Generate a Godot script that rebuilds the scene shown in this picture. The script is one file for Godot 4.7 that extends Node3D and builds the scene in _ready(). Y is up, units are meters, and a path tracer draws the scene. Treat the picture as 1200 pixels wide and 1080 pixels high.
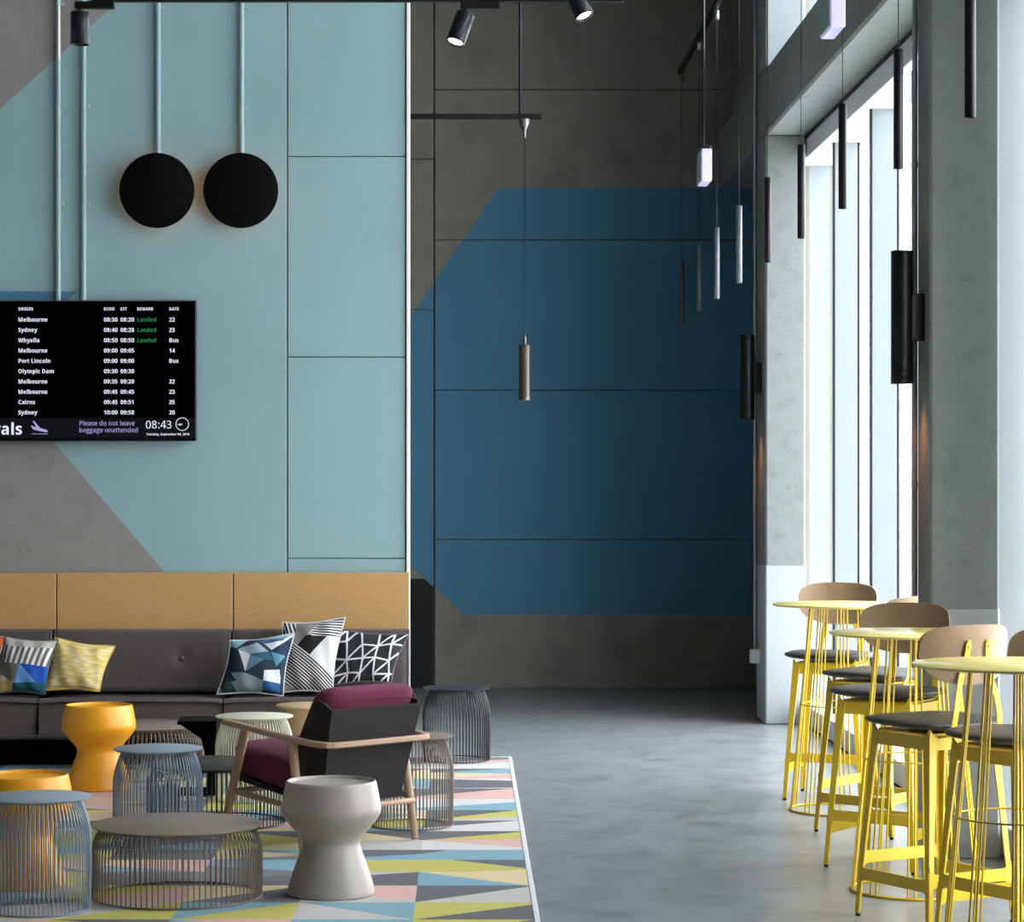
extends Node3D

# Lounge of an airport hotel. y is up, metres; the camera stands at the origin and looks along -z.
# A place is written (x, y, d) with d the distance in front of the camera, so z = -d.

const CONCRETE_BLUE := Color(0.60, 0.75, 0.79)
var M := {}
var names := {}
var rng := RandomNumberGenerator.new()


func _ready() -> void:
	rng.seed = 7
	var cam := Camera3D.new()
	cam.name = "camera"
	cam.position = Vector3(0, 1.63, 0)
	cam.projection = Camera3D.PROJECTION_FRUSTUM
	cam.near = 0.1
	cam.far = 200.0
	cam.frustum_offset = Vector2(72.0, 33.0) * 0.1 / 2900.0   # a shift lens: verticals stay vertical
	cam.size = 1080.0 * 0.1 / 2900.0
	add_child(cam)
	cam.current = true
	var sky_mat := ProceduralSkyMaterial.new()
	sky_mat.sky_top_color = Color(0.87, 0.90, 0.93)
	sky_mat.sky_horizon_color = Color(0.95, 0.965, 0.98)
	sky_mat.sky_curve = 0.2
	sky_mat.ground_bottom_color = Color(0.6, 0.62, 0.63)
	sky_mat.ground_horizon_color = Color(0.85, 0.88, 0.9)
	sky_mat.sun_angle_max = 0.0
	sky_mat.sky_energy_multiplier = 1.0
	var sky := Sky.new()
	sky.sky_material = sky_mat
	var env := Environment.new()
	env.background_mode = Environment.BG_SKY
	env.background_energy_multiplier = 12.8
	env.sky = sky
	env.tonemap_mode = Environment.TONE_MAPPER_LINEAR
	env.tonemap_exposure = 1.0
	env.sdfgi_enabled = true
	env.ssao_enabled = true
	env.ssil_enabled = true
	var we := WorldEnvironment.new()
	we.name = "environment"
	we.environment = env
	add_child(we)

	make_materials()
	build_shell()
	build_window_wall()
	build_banquette()
	build_rug()
	build_lounge_tables()
	build_armchair()
	build_high_tables()
	build_screen()
	build_lights()
	build_services()


# ------------------------------------------------------------------ names and tags

func P(x: float, y: float, d: float) -> Vector3:
	return Vector3(x, y, -d)


func numbered(called: String) -> String:
	if not names.has(called):
		names[called] = 0
		return called
	names[called] += 1
	return "%s_%03d" % [called, names[called]]


func tag(o: Node3D, label: String, category: String, group := "") -> Node3D:
	o.set_meta("label", label)
	o.set_meta("category", category)
	if group != "":
		o.set_meta("group", group)
	return o


func thing(called: String, label: String, category: String, at: Vector3, turn := 0.0, group := "") -> Node3D:
	var o := Node3D.new()
	o.name = numbered(called)
	add_child(o)
	o.position = at
	o.rotation.y = turn
	return tag(o, label, category, group)


func structure(called: String) -> Node3D:
	var o := Node3D.new()
	o.name = called
	add_child(o)
	o.set_meta("kind", "structure")
	return o


func put(mesh: Mesh, called: String, m: Material, parent: Node3D, x := Transform3D.IDENTITY) -> MeshInstance3D:
	var o := MeshInstance3D.new()
	o.name = called
	o.mesh = mesh
	if m:
		o.material_override = m
	o.transform = x
	o.cast_shadow = GeometryInstance3D.SHADOW_CASTING_SETTING_ON
	parent.add_child(o, true)
	return o


func part(st: SurfaceTool, called: String, m: Material, parent: Node3D, x := Transform3D.IDENTITY) -> MeshInstance3D:
	return put(st.commit(), called, m, parent, x)


func solo(st: SurfaceTool, called: String, m: Material, label: String, category: String, at: Vector3, group := "") -> MeshInstance3D:
	var o := put(st.commit(), numbered(called), m, self, Transform3D(Basis.IDENTITY, at))
	tag(o, label, category, group)
	return o


# ------------------------------------------------------------------ shapes

func tool() -> SurfaceTool:
	var st := SurfaceTool.new()
	st.begin(Mesh.PRIMITIVE_TRIANGLES)
	return st


func tri(st: SurfaceTool, a: Vector3, b: Vector3, c: Vector3, out: Vector3) -> void:
	var n := (b - a).cross(c - a)
	if n.length() < 1e-12:
		return
	if n.dot(out) > 0.0:
		var t := b
		b = c
		c = t
	else:
		n = -n
	n = n.normalized()
	for v in [a, b, c]:
		st.set_normal(n)
		st.set_uv(Vector2(v.x, v.y))
		st.add_vertex(v)


func quad(st: SurfaceTool, a: Vector3, b: Vector3, c: Vector3, d: Vector3, out: Vector3) -> void:
	tri(st, a, b, c, out)
	tri(st, a, c, d, out)


func smooth_tri(st: SurfaceTool, v: Array, n: Array, uv: Array) -> void:
	var face: Vector3 = (v[1] - v[0]).cross(v[2] - v[0])
	var order := [0, 1, 2]
	if face.dot(n[0] + n[1] + n[2]) > 0.0:
		order = [0, 2, 1]
	for k in order:
		st.set_normal(n[k])
		st.set_uv(uv[k])
		st.add_vertex(v[k])


# A box between two corners with chamfered edges.
func box(st: SurfaceTool, lo: Vector3, hi: Vector3, b := 0.004, x := Transform3D.IDENTITY) -> void:
	var c := (lo + hi) / 2.0
	var h := (hi - lo).abs() / 2.0
	b = minf(b, minf(h.x, minf(h.y, h.z)) * 0.6)
	var i := h - Vector3(b, b, b)
	for axis in 3:
		var u := (axis + 1) % 3
		var w := (axis + 2) % 3
		for s in [-1.0, 1.0]:
			var n := Vector3.ZERO
			n[axis] = s
			var q := []
			for k in [[-1, -1], [1, -1], [1, 1], [-1, 1]]:
				var p := Vector3.ZERO
				p[axis] = s * h[axis]
				p[u] = k[0] * i[u]
				p[w] = k[1] * i[w]
				q.append(x * (c + p))
			quad(st, q[0], q[1], q[2], q[3], x.basis * n)
	if b <= 0.0:
		return
	for axis in 3:                       # the chamfers along this axis
		var u := (axis + 1) % 3
		var w := (axis + 2) % 3
		for su in [-1.0, 1.0]:
			for sw in [-1.0, 1.0]:
				var q := []
				for k in [[-1, 0], [1, 0], [1, 1], [-1, 1]]:
					var p := Vector3.ZERO
					p[axis] = k[0] * i[axis]
					p[u] = su * (h[u] if k[1] == 0 else i[u])
					p[w] = sw * (i[w] if k[1] == 0 else h[w])
					q.append(x * (c + p))
				var n := Vector3.ZERO
				n[u] = su
				n[w] = sw
				quad(st, q[0], q[1], q[2], q[3], x.basis * n)
	for sx in [-1.0, 1.0]:
		for sy in [-1.0, 1.0]:
			for sz in [-1.0, 1.0]:
				tri(st, x * (c + Vector3(sx * h.x, sy * i.y, sz * i.z)), x * (c + Vector3(sx * i.x, sy * h.y, sz * i.z)), x * (c + Vector3(sx * i.x, sy * i.y, sz * h.z)), x.basis * Vector3(sx, sy, sz))


func lathe(st: SurfaceTool, prof: Array, seg := 48, x := Transform3D.IDENTITY) -> void:
	var n := prof.size()
	var seg_n := []
	for k in n - 1:
		var t: Vector2 = prof[k + 1] - prof[k]
		seg_n.append(Vector2(t.y, -t.x).normalized())
	for k in n - 1:
		var na: Vector2 = seg_n[k]
		var nb: Vector2 = seg_n[k]
		if k > 0 and seg_n[k - 1].dot(na) > 0.6:
			na = (na + seg_n[k - 1]).normalized()
		if k < n - 2 and seg_n[k + 1].dot(nb) > 0.6:
			nb = (nb + seg_n[k + 1]).normalized()
		var a: Vector2 = prof[k]
		var b: Vector2 = prof[k + 1]
		for j in seg:
			var t0 := TAU * j / seg
			var t1 := TAU * (j + 1) / seg
			var d0 := Vector3(cos(t0), 0, sin(t0))
			var d1 := Vector3(cos(t1), 0, sin(t1))
			var v := [x * (d0 * a.x + Vector3.UP * a.y), x * (d1 * a.x + Vector3.UP * a.y), x * (d1 * b.x + Vector3.UP * b.y), x * (d0 * b.x + Vector3.UP * b.y)]
			var nn := [x.basis * (d0 * na.x + Vector3.UP * na.y), x.basis * (d1 * na.x + Vector3.UP * na.y), x.basis * (d1 * nb.x + Vector3.UP * nb.y), x.basis * (d0 * nb.x + Vector3.UP * nb.y)]
			var uv := [Vector2(j * 1.0 / seg, a.y), Vector2((j + 1.0) / seg, a.y), Vector2((j + 1.0) / seg, b.y), Vector2(j * 1.0 / seg, b.y)]
			if a.x > 1e-6:
				smooth_tri(st, [v[0], v[1], v[2]], [nn[0], nn[1], nn[2]], [uv[0], uv[1], uv[2]])
			if b.x > 1e-6:
				smooth_tri(st, [v[0], v[2], v[3]], [nn[0], nn[2], nn[3]], [uv[0], uv[2], uv[3]])


func tube(st: SurfaceTool, pts: Array, r: float, sides := 8, closed := false, flat := 1.0, up := Vector3.UP) -> void:
	var rings := []
	var dirs := []
	var n := pts.size()
	var side := Vector3.ZERO
	for k in n:
		var a: Vector3 = pts[(k - 1 + n) % n] if closed or k > 0 else pts[0]
		var b: Vector3 = pts[(k + 1) % n] if closed or k < n - 1 else pts[n - 1]
		var t: Vector3 = (b - a).normalized()
		if k == 0:
			side = t.cross(up)
			if side.length() < 0.01:
				side = t.cross(Vector3.RIGHT)
		side = (side - t * side.dot(t)).normalized()
		var o := t.cross(side).normalized()
		var ring := []
		var dd := []
		for j in sides:
			var w := TAU * j / sides
			ring.append(pts[k] + (side * cos(w) + o * sin(w) * flat) * r)
			dd.append((side * cos(w) * flat + o * sin(w)).normalized())
		rings.append(ring)
		dirs.append(dd)
	for k in (n if closed else n - 1):
		var e := (k + 1) % n
		for j in sides:
			var q := (j + 1) % sides
			smooth_tri(st, [rings[k][j], rings[k][q], rings[e][q]], [dirs[k][j], dirs[k][q], dirs[e][q]], [Vector2.ZERO, Vector2.ZERO, Vector2.ZERO])
			smooth_tri(st, [rings[k][j], rings[e][q], rings[e][j]], [dirs[k][j], dirs[e][q], dirs[e][j]], [Vector2.ZERO, Vector2.ZERO, Vector2.ZERO])
	if not closed:
		for e in [0, n - 1]:
			var out: Vector3 = (pts[0] - pts[1]) if e == 0 else (pts[n - 1] - pts[n - 2])
			for j in range(1, sides - 1):
				tri(st, rings[e][0], rings[e][j], rings[e][j + 1], out)


# Rectangular bar swept along points; wide across, thick along `up`.
func bar(st: SurfaceTool, pts: Array, wide: Array, thick: float, ups: Array) -> void:
	var rings := []
	var n := pts.size()
	for k in n:
		var a: Vector3 = pts[maxi(k - 1, 0)]
		var b: Vector3 = pts[mini(k + 1, n - 1)]
		var t: Vector3 = (b - a).normalized()
		var u: Vector3 = ups[k] if ups.size() == n else ups[0]
		u = (u - t * u.dot(t)).normalized()
		var s := t.cross(u).normalized()
		var w: float = wide[k] if wide.size() == n else wide[0]
		var c := thick * 0.22
		var ring := []
		for q in [[-1, -1, 1, 0], [1, -1, -1, 0], [1, -1, 0, 1], [1, 1, 0, -1], [1, 1, -1, 0], [-1, 1, 1, 0], [-1, 1, 0, -1], [-1, -1, 0, 1]]:
			ring.append(pts[k] + s * (q[0] * w / 2.0 + q[2] * c) + u * (q[1] * thick / 2.0 + q[3] * c))
		rings.append(ring)
	for k in n - 1:
		for j in 8:
			var q := (j + 1) % 8
			var mid: Vector3 = (rings[k][j] + rings[k][q]) / 2.0 - pts[k]
			quad(st, rings[k][j], rings[k][q], rings[k + 1][q], rings[k + 1][j], mid)
	for e in [0, n - 1]:
		var out: Vector3 = (pts[0] - pts[1]) if e == 0 else (pts[n - 1] - pts[n - 2])
		for j in range(1, 7):
			tri(st, rings[e][0], rings[e][j], rings[e][j + 1], out)


# A flat shape in the xy plane, from z = z0 (back) to z1 (front).
func slab(st: SurfaceTool, poly: PackedVector2Array, z0: float, z1: float, x := Transform3D.IDENTITY) -> void:
	var idx := Geometry2D.triangulate_polygon(poly)
	for k in range(0, idx.size(), 3):
		for side in [[z1, 1.0], [z0, -1.0]]:
			var v := []
			for j in 3:
				var p := poly[idx[k + j]]
				v.append(x * Vector3(p.x, p.y, side[0]))
			tri(st, v[0], v[1], v[2], x.basis * Vector3(0, 0, side[1]))
	var ccw := not Geometry2D.is_polygon_clockwise(poly)
	for k in poly.size():
		var a := poly[k]
		var b := poly[(k + 1) % poly.size()]
		var e := b - a
		var n := Vector3(e.y, -e.x, 0) if ccw else Vector3(-e.y, e.x, 0)
		quad(st, x * Vector3(a.x, a.y, z0), x * Vector3(b.x, b.y, z0), x * Vector3(b.x, b.y, z1), x * Vector3(a.x, a.y, z1), x.basis * n)


# A soft pad: rounded rectangle in plan, domed above and below, bent by `bend` (Callable on a point).
func pad(st: SurfaceTool, w: float, l: float, h: float, e := 4.0, ez := 2.6, seg := 40, rings := 12, bend = null) -> void:
	var grid := []
	for i in rings + 1:
		var f := -PI / 2.0 + PI * i / rings
		var row := []
		for j in seg:
			var t := TAU * j / seg
			var cx := signf(cos(t)) * pow(absf(cos(t)), 2.0 / e)
			var cz := signf(sin(t)) * pow(absf(sin(t)), 2.0 / e)
			var rr := pow(maxf(cos(f), 0.0), 2.0 / ez)
			var yy := signf(sin(f)) * pow(absf(sin(f)), 2.0 / ez)
			var p := Vector3(cx * rr * w / 2.0, yy * h / 2.0, cz * rr * l / 2.0)
			row.append(bend.call(p) if bend != null else p)
		grid.append(row)
	surface(st, grid, true)


# Smooth surface through a grid of points; normals from neighbours, pointing away from the middle.
func surface(st: SurfaceTool, grid: Array, wrap: bool, uvs := [], two_sided_ref := Vector3.INF) -> void:
	var ni := grid.size()
	var nj: int = grid[0].size()
	var mid := Vector3.ZERO
	for row in grid:
		for p in row:
			mid += p
	mid /= ni * nj
	if two_sided_ref != Vector3.INF:
		mid = two_sided_ref
	var norm := []
	for i in ni:
		var row := []
		for j in nj:
			var a: Vector3 = grid[mini(i + 1, ni - 1)][j] - grid[maxi(i - 1, 0)][j]
			var b: Vector3
			if wrap:
				b = grid[i][(j + 1) % nj] - grid[i][(j - 1 + nj) % nj]
			else:
				b = grid[i][mini(j + 1, nj - 1)] - grid[i][maxi(j - 1, 0)]
			var n := a.cross(b)
			if n.length() < 1e-10:
				n = grid[i][j] - mid
			n = n.normalized()
			row.append(n)
		norm.append(row)
	var score := 0.0
	for i in ni:
		for j in nj:
			score += norm[i][j].dot((grid[i][j] - mid).normalized())
	if score < 0.0:
		for i in ni:
			for j in nj:
				norm[i][j] = -norm[i][j]
	for i in ni - 1:
		for j in (nj if wrap else nj - 1):
			var q := (j + 1) % nj
			var uv := [Vector2.ZERO, Vector2.ZERO, Vector2.ZERO, Vector2.ZERO]
			if uvs.size():
				uv = [uvs[i][j], uvs[i][q], uvs[i + 1][q], uvs[i + 1][j]]
			var v := [grid[i][j], grid[i][q], grid[i + 1][q], grid[i + 1][j]]
			var n := [norm[i][j], norm[i][q], norm[i + 1][q], norm[i + 1][j]]
			if (v[1] - v[0]).cross(v[2] - v[0]).length() > 1e-12:
				smooth_tri(st, [v[0], v[1], v[2]], [n[0], n[1], n[2]], [uv[0], uv[1], uv[2]])
			if (v[2] - v[0]).cross(v[3] - v[0]).length() > 1e-12:
				smooth_tri(st, [v[0], v[2], v[3]], [n[0], n[2], n[3]], [uv[0], uv[2], uv[3]])


func cyl(st: SurfaceTool, r: float, y0: float, y1: float, seg := 24, bevel := 0.002, x := Transform3D.IDENTITY) -> void:
	lathe(st, [Vector2(0, y0), Vector2(r - bevel, y0), Vector2(r, y0 + bevel), Vector2(r, y1 - bevel), Vector2(r - bevel, y1), Vector2(0, y1)], seg, x)


func poly(points: Array) -> PackedVector2Array:
	var a := PackedVector2Array()
	for k in range(0, points.size(), 2):
		a.append(Vector2(points[k], points[k + 1]))
	return a


# ------------------------------------------------------------------ materials

func noise_tex(freq: float, ramp: Array, seed_ := 1, octaves := 5, size := 512, stretch := Vector2.ONE) -> Texture2D:
	var n := FastNoiseLite.new()
	n.seed = seed_
	n.noise_type = FastNoiseLite.TYPE_SIMPLEX_SMOOTH
	n.frequency = freq
	n.fractal_octaves = octaves
	var t := NoiseTexture2D.new()
	t.width = int(size * stretch.x)
	t.height = int(size * stretch.y)
	t.noise = n
	t.seamless = true
	t.generate_mipmaps = true
	var g := Gradient.new()
	var offs := PackedFloat32Array()
	var cols := PackedColorArray()
	for k in ramp.size():
		offs.append(float(k) / (ramp.size() - 1))
		cols.append(ramp[k])
	g.offsets = offs
	g.colors = cols
	t.color_ramp = g
	return t


func bump_tex(freq: float, strength: float, seed_ := 3, size := 512, stretch := Vector2.ONE) -> Texture2D:
	var n := FastNoiseLite.new()
	n.seed = seed_
	n.frequency = freq
	n.fractal_octaves = 4
	var t := NoiseTexture2D.new()
	t.width = int(size * stretch.x)
	t.height = int(size * stretch.y)
	t.noise = n
	t.seamless = true
	t.as_normal_map = true
	t.bump_strength = strength
	return t


func plain(c: Color, rough := 0.6, metal := 0.0) -> StandardMaterial3D:
	var m := StandardMaterial3D.new()
	m.albedo_color = c
	m.roughness = rough
	m.metallic = metal
	return m


func textured(c: Color, tex: Texture2D, scale: Vector3, rough := 0.8, bump: Texture2D = null, bump_scale := 0.3, world := true) -> StandardMaterial3D:
	var m := plain(c, rough)
	m.albedo_texture = tex
	m.uv1_triplanar = true
	m.uv1_world_triplanar = world
	m.uv1_scale = scale
	if bump:
		m.normal_enabled = true
		m.normal_texture = bump
		m.normal_scale = bump_scale
	return m


func g(v: float) -> Color:
	return Color(v, v, v)


func make_materials() -> void:
	var mottle := noise_tex(0.012, [g(0.90), g(0.97), g(1.0), g(0.94)], 4)
	var mottle2 := noise_tex(0.006, [g(0.88), g(1.0), g(0.95)], 4)
	var soft := noise_tex(0.004, [g(0.97), g(1.0), g(0.98)], 9, 2)
	var grit := bump_tex(0.08, 2.0, 5)
	M.raw = textured(Color(0.56, 0.545, 0.53), mottle, Vector3.ONE * 0.6, 0.85, grit, 0.10)
	M.raw_back = textured(Color(0.545, 0.53, 0.495), mottle2, Vector3.ONE * 0.5, 0.85, grit, 0.08)
	M.raw_column = textured(Color(0.53, 0.55, 0.535), mottle, Vector3.ONE * 0.8, 0.8, grit, 0.15)
	M.pale_blue = textured(Color(0.56, 0.68, 0.695), soft, Vector3.ONE * 0.3, 0.75, grit, 0.04)
	M.mid_blue = textured(Color(0.30, 0.52, 0.645), soft, Vector3.ONE * 0.3, 0.75, grit, 0.04)
	M.deep_blue = textured(Color(0.30, 0.50, 0.62), soft, Vector3.ONE * 0.5, 0.75)
	M.black_paint = plain(Color(0.02, 0.022, 0.026), 0.7)
	M.white_paint = textured(Color(0.68, 0.70, 0.705), soft, Vector3.ONE * 0.5, 0.65)
	M.upper_pale = plain(Color(0.56, 0.59, 0.60), 0.7)  # paler tone for the far column above the beam
	M.ceiling = textured(Color(0.5, 0.5, 0.5), mottle, Vector3.ONE * 0.3, 0.9)
	M.floor = textured(Color(0.57, 0.585, 0.59), noise_tex(0.008, [g(0.80), g(0.92), g(0.97), g(1.0), g(0.9)], 23, 3, 1024), Vector3(0.35, 0.35, 0.35), 0.36)
	M.floor.roughness_texture = noise_tex(0.02, [g(0.78), g(1.0)], 31, 2)
	M.pavement = plain(Color(0.88, 0.88, 0.87), 0.9)
	M.glass = plain(Color(0.93, 0.97, 1.0, 0.06), 0.02)
	M.glass.transparency = BaseMaterial3D.TRANSPARENCY_ALPHA
	M.white_metal = plain(Color(0.57, 0.60, 0.615), 0.45)
	M.jamb = plain(Color(0.66, 0.68, 0.685), 0.6)
	M.grey_metal = plain(Color(0.88, 0.89, 0.89), 0.5)
	M.gasket = plain(Color(0.05, 0.055, 0.065), 0.6)
	M.edge_white = plain(Color(0.90, 0.92, 0.93), 0.4)
	M.pipe_blue = plain(Color(0.57, 0.67, 0.68), 0.35)
	M.pipe_grey = plain(Color(0.66, 0.67, 0.68), 0.3, 0.7)
	M.black_metal = plain(Color(0.045, 0.047, 0.052), 0.42, 0.3)
	M.black_gloss = plain(Color(0.03, 0.03, 0.034), 0.3, 0.4)
	M.matt_black = plain(Color(0.014, 0.014, 0.016), 0.9)
	M.matt_black.metallic_specular = 0.25
	M.steel = plain(Color(0.55, 0.54, 0.52), 0.35, 0.9)
	M.tube_lit = plain(Color(0.38, 0.40, 0.42), 0.4, 0.35)  # the same tubes with the window highlight put into their colour
	M.spot_grey = plain(Color(0.14, 0.15, 0.17), 0.35, 0.5)
	var oakgrain := noise_tex(0.03, [Color(0.91, 0.90, 0.88), Color(1, 1, 1), Color(0.96, 0.95, 0.93)], 14, 4, 512, Vector2(1, 1))
	M.ply = textured(Color(0.77, 0.60, 0.39), oakgrain, Vector3(0.6, 5.0, 5.0), 0.5)
	M.oak = textured(Color(0.68, 0.56, 0.46), oakgrain, Vector3(2.0, 14.0, 14.0), 0.5, null, 0.3, false)
	M.ply_back = textured(Color(0.585, 0.475, 0.355), oakgrain, Vector3(1.2, 26.0, 6.0), 0.5, null, 0.3, false)
	M.birch = textured(Color(0.84, 0.71, 0.56), oakgrain, Vector3(3, 3, 3), 0.5, null, 0.3, false)
	var hide := bump_tex(0.12, 3.0, 17)
	M.leather = textured(Color(0.36, 0.325, 0.32), noise_tex(0.02, [g(0.88), g(1.0)], 33), Vector3.ONE * 1.5, 0.48, hide, 0.25)
	M.piping = plain(Color(0.42, 0.40, 0.41), 0.5)
	M.seat_black = textured(Color(0.20, 0.185, 0.18), noise_tex(0.02, [g(0.9), g(1.0)], 35), Vector3.ONE * 3.0, 0.45, hide, 0.2, false)
	var weave := bump_tex(0.3, 5.0, 41)
	M.plum = textured(Color(0.42, 0.10, 0.24), noise_tex(0.2, [g(0.8), g(1.0)], 42), Vector3.ONE * 4.0, 0.9, weave, 0.5, false)
	M.plum.rim_enabled = true
	M.plum.rim = 0.3
	M.felt = textured(Color(0.15, 0.127, 0.125), noise_tex(0.2, [g(0.85), g(1.0)], 43), Vector3.ONE * 4.0, 0.95, weave, 0.3, false)
	M.yellow_stool = plain(Color(0.95, 0.65, 0.09), 0.38)
	M.grey_stool = textured(Color(0.66, 0.62, 0.59), soft, Vector3.ONE * 2.0, 0.36, null, 0.3, false)
	M.wire_blue = plain(Color(0.53, 0.59, 0.64), 0.42)
	M.wire_taupe = plain(Color(0.49, 0.44, 0.40), 0.45)
	M.wire_graphite = plain(Color(0.17, 0.18, 0.20), 0.42)
	M.wire_black = plain(Color(0.12, 0.12, 0.115), 0.45)
	M.wire_sage = plain(Color(0.82, 0.81, 0.72), 0.45)
	M.yellow_metal = plain(Color(0.85, 0.72, 0.16), 0.34)
	M.table_yellow = plain(Color(0.93, 0.87, 0.52), 0.22)
	M.rug = StandardMaterial3D.new()
	M.rug.vertex_color_use_as_albedo = true
	M.rug.roughness = 0.95
	M.rug.normal_enabled = true
	M.rug.normal_texture = weave
	M.rug.normal_scale = 0.6
	M.rug.uv1_triplanar = true
	M.rug.uv1_world_triplanar = true
	M.rug.uv1_scale = Vector3.ONE * 3.0
	M.rug.albedo_texture = noise_tex(0.35, [g(0.88), g(1.0)], 51)
	M.rug_edge = plain(Color(0.82, 0.83, 0.84), 0.9)
	M.screen = plain(Color(0.012, 0.012, 0.016), 0.12)
	M.screen.metallic_specular = 0.12
	M.screen_bar = plain(Color(0.10, 0.10, 0.12), 0.15)
	M.screen_bar.metallic_specular = 0.12
	M.text_white = glow(Color(0.92, 0.93, 1.0), 0.95)
	M.text_lilac = glow(Color(0.74, 0.72, 0.97), 0.75)
	M.text_green = glow(Color(0.16, 0.62, 0.35), 0.55)
	M.lamp_warm = glow(Color(1.0, 0.93, 0.82), 6.0)
	M.lamp_amber = glow(Color(1.0, 0.62, 0.35), 1.2)
	M.acrylic = plain(Color(0.80, 0.78, 0.92), 0.1)
	M.acrylic.emission_enabled = true
	M.acrylic.emission = Color(0.78, 0.74, 0.95)
	M.acrylic.emission_energy_multiplier = 0.35
	M.exit_green = plain(Color(0.45, 0.56, 0.55), 0.2)
	M.exit_green.emission_enabled = true
	M.exit_green.emission = Color(0.35, 0.5, 0.47)
	M.exit_green.emission_energy_multiplier = 0.12
	M.box_white = plain(Color(0.85, 0.86, 0.86), 0.5)


func glow(c: Color, e: float) -> StandardMaterial3D:
	var m := plain(Color(0.02, 0.02, 0.02), 0.5)
	m.emission_enabled = true
	m.emission = c
	m.emission_energy_multiplier = e
	return m


# ------------------------------------------------------------------ the shell

# A precast panel facing +z: painted areas are flat print on its face.
func panel(parent: Node3D, called: String, r: Rect2, z_front: float, thick: float, base: Material, areas: Array) -> void:
	var mesh := ArrayMesh.new()
	var b := 0.003
	var i := r.grow(-b)
	var rect := poly([i.position.x, i.position.y, i.end.x, i.position.y, i.end.x, i.end.y, i.position.x, i.end.y])
	var rest := [rect]
	var todo := []
	for a in areas:
		var got := []
		var left := []
		for piece in rest:
			got.append_array(Geometry2D.intersect_polygons(piece, a[0]))
			left.append_array(Geometry2D.clip_polygons(piece, a[0]))
		rest = left
		if got.size():
			todo.append([got, a[1]])
	var first := true
	if rest.size():
		todo.push_front([rest, base])
	for t in todo:
		var st := tool()
		for piece in t[0]:
			var idx := Geometry2D.triangulate_polygon(piece)
			for k in range(0, idx.size(), 3):
				var v := []
				for j in 3:
					v.append(Vector3(piece[idx[k + j]].x, piece[idx[k + j]].y, z_front))
				tri(st, v[0], v[1], v[2], Vector3.BACK)
		if first:
			var o := [Vector2(r.position.x, r.position.y), Vector2(r.end.x, r.position.y), Vector2(r.end.x, r.end.y), Vector2(r.position.x, r.end.y)]
			var q := [Vector2(i.position.x, i.position.y), Vector2(i.end.x, i.position.y), Vector2(i.end.x, i.end.y), Vector2(i.position.x, i.end.y)]
			for k in 4:
				var e := (k + 1) % 4
				var out: Vector2 = (o[k] + o[e]) / 2.0 - r.get_center()
				quad(st, Vector3(q[k].x, q[k].y, z_front), Vector3(q[e].x, q[e].y, z_front), Vector3(o[e].x, o[e].y, z_front - b), Vector3(o[k].x, o[k].y, z_front - b), Vector3(out.x, out.y, 1.0))
				quad(st, Vector3(o[k].x, o[k].y, z_front - b), Vector3(o[e].x, o[e].y, z_front - b), Vector3(o[e].x, o[e].y, z_front - thick), Vector3(o[k].x, o[k].y, z_front - thick), Vector3(out.x, out.y, 0.0))
			first = false
		st.set_material(t[1])
		st.commit(mesh)
	put(mesh, called, null, parent)


func slab_box(parent: Node3D, called: String, m: Material, lo: Vector3, hi: Vector3, b := 0.004) -> MeshInstance3D:
	var st := tool()
	box(st, Vector3(minf(lo.x, hi.x), minf(lo.y, hi.y), minf(lo.z, hi.z)), Vector3(maxf(lo.x, hi.x), maxf(lo.y, hi.y), maxf(lo.z, hi.z)), b)
	return part(st, called, m, parent)


func single_structure(called: String, m: Material, lo: Vector3, hi: Vector3) -> void:
	slab_box(self, called, m, lo, hi, 0.0).set_meta("kind", "structure")


const ROOM_LEFT := -9.0
const CEILING := 6.3
const REAR := -7.0

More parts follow.
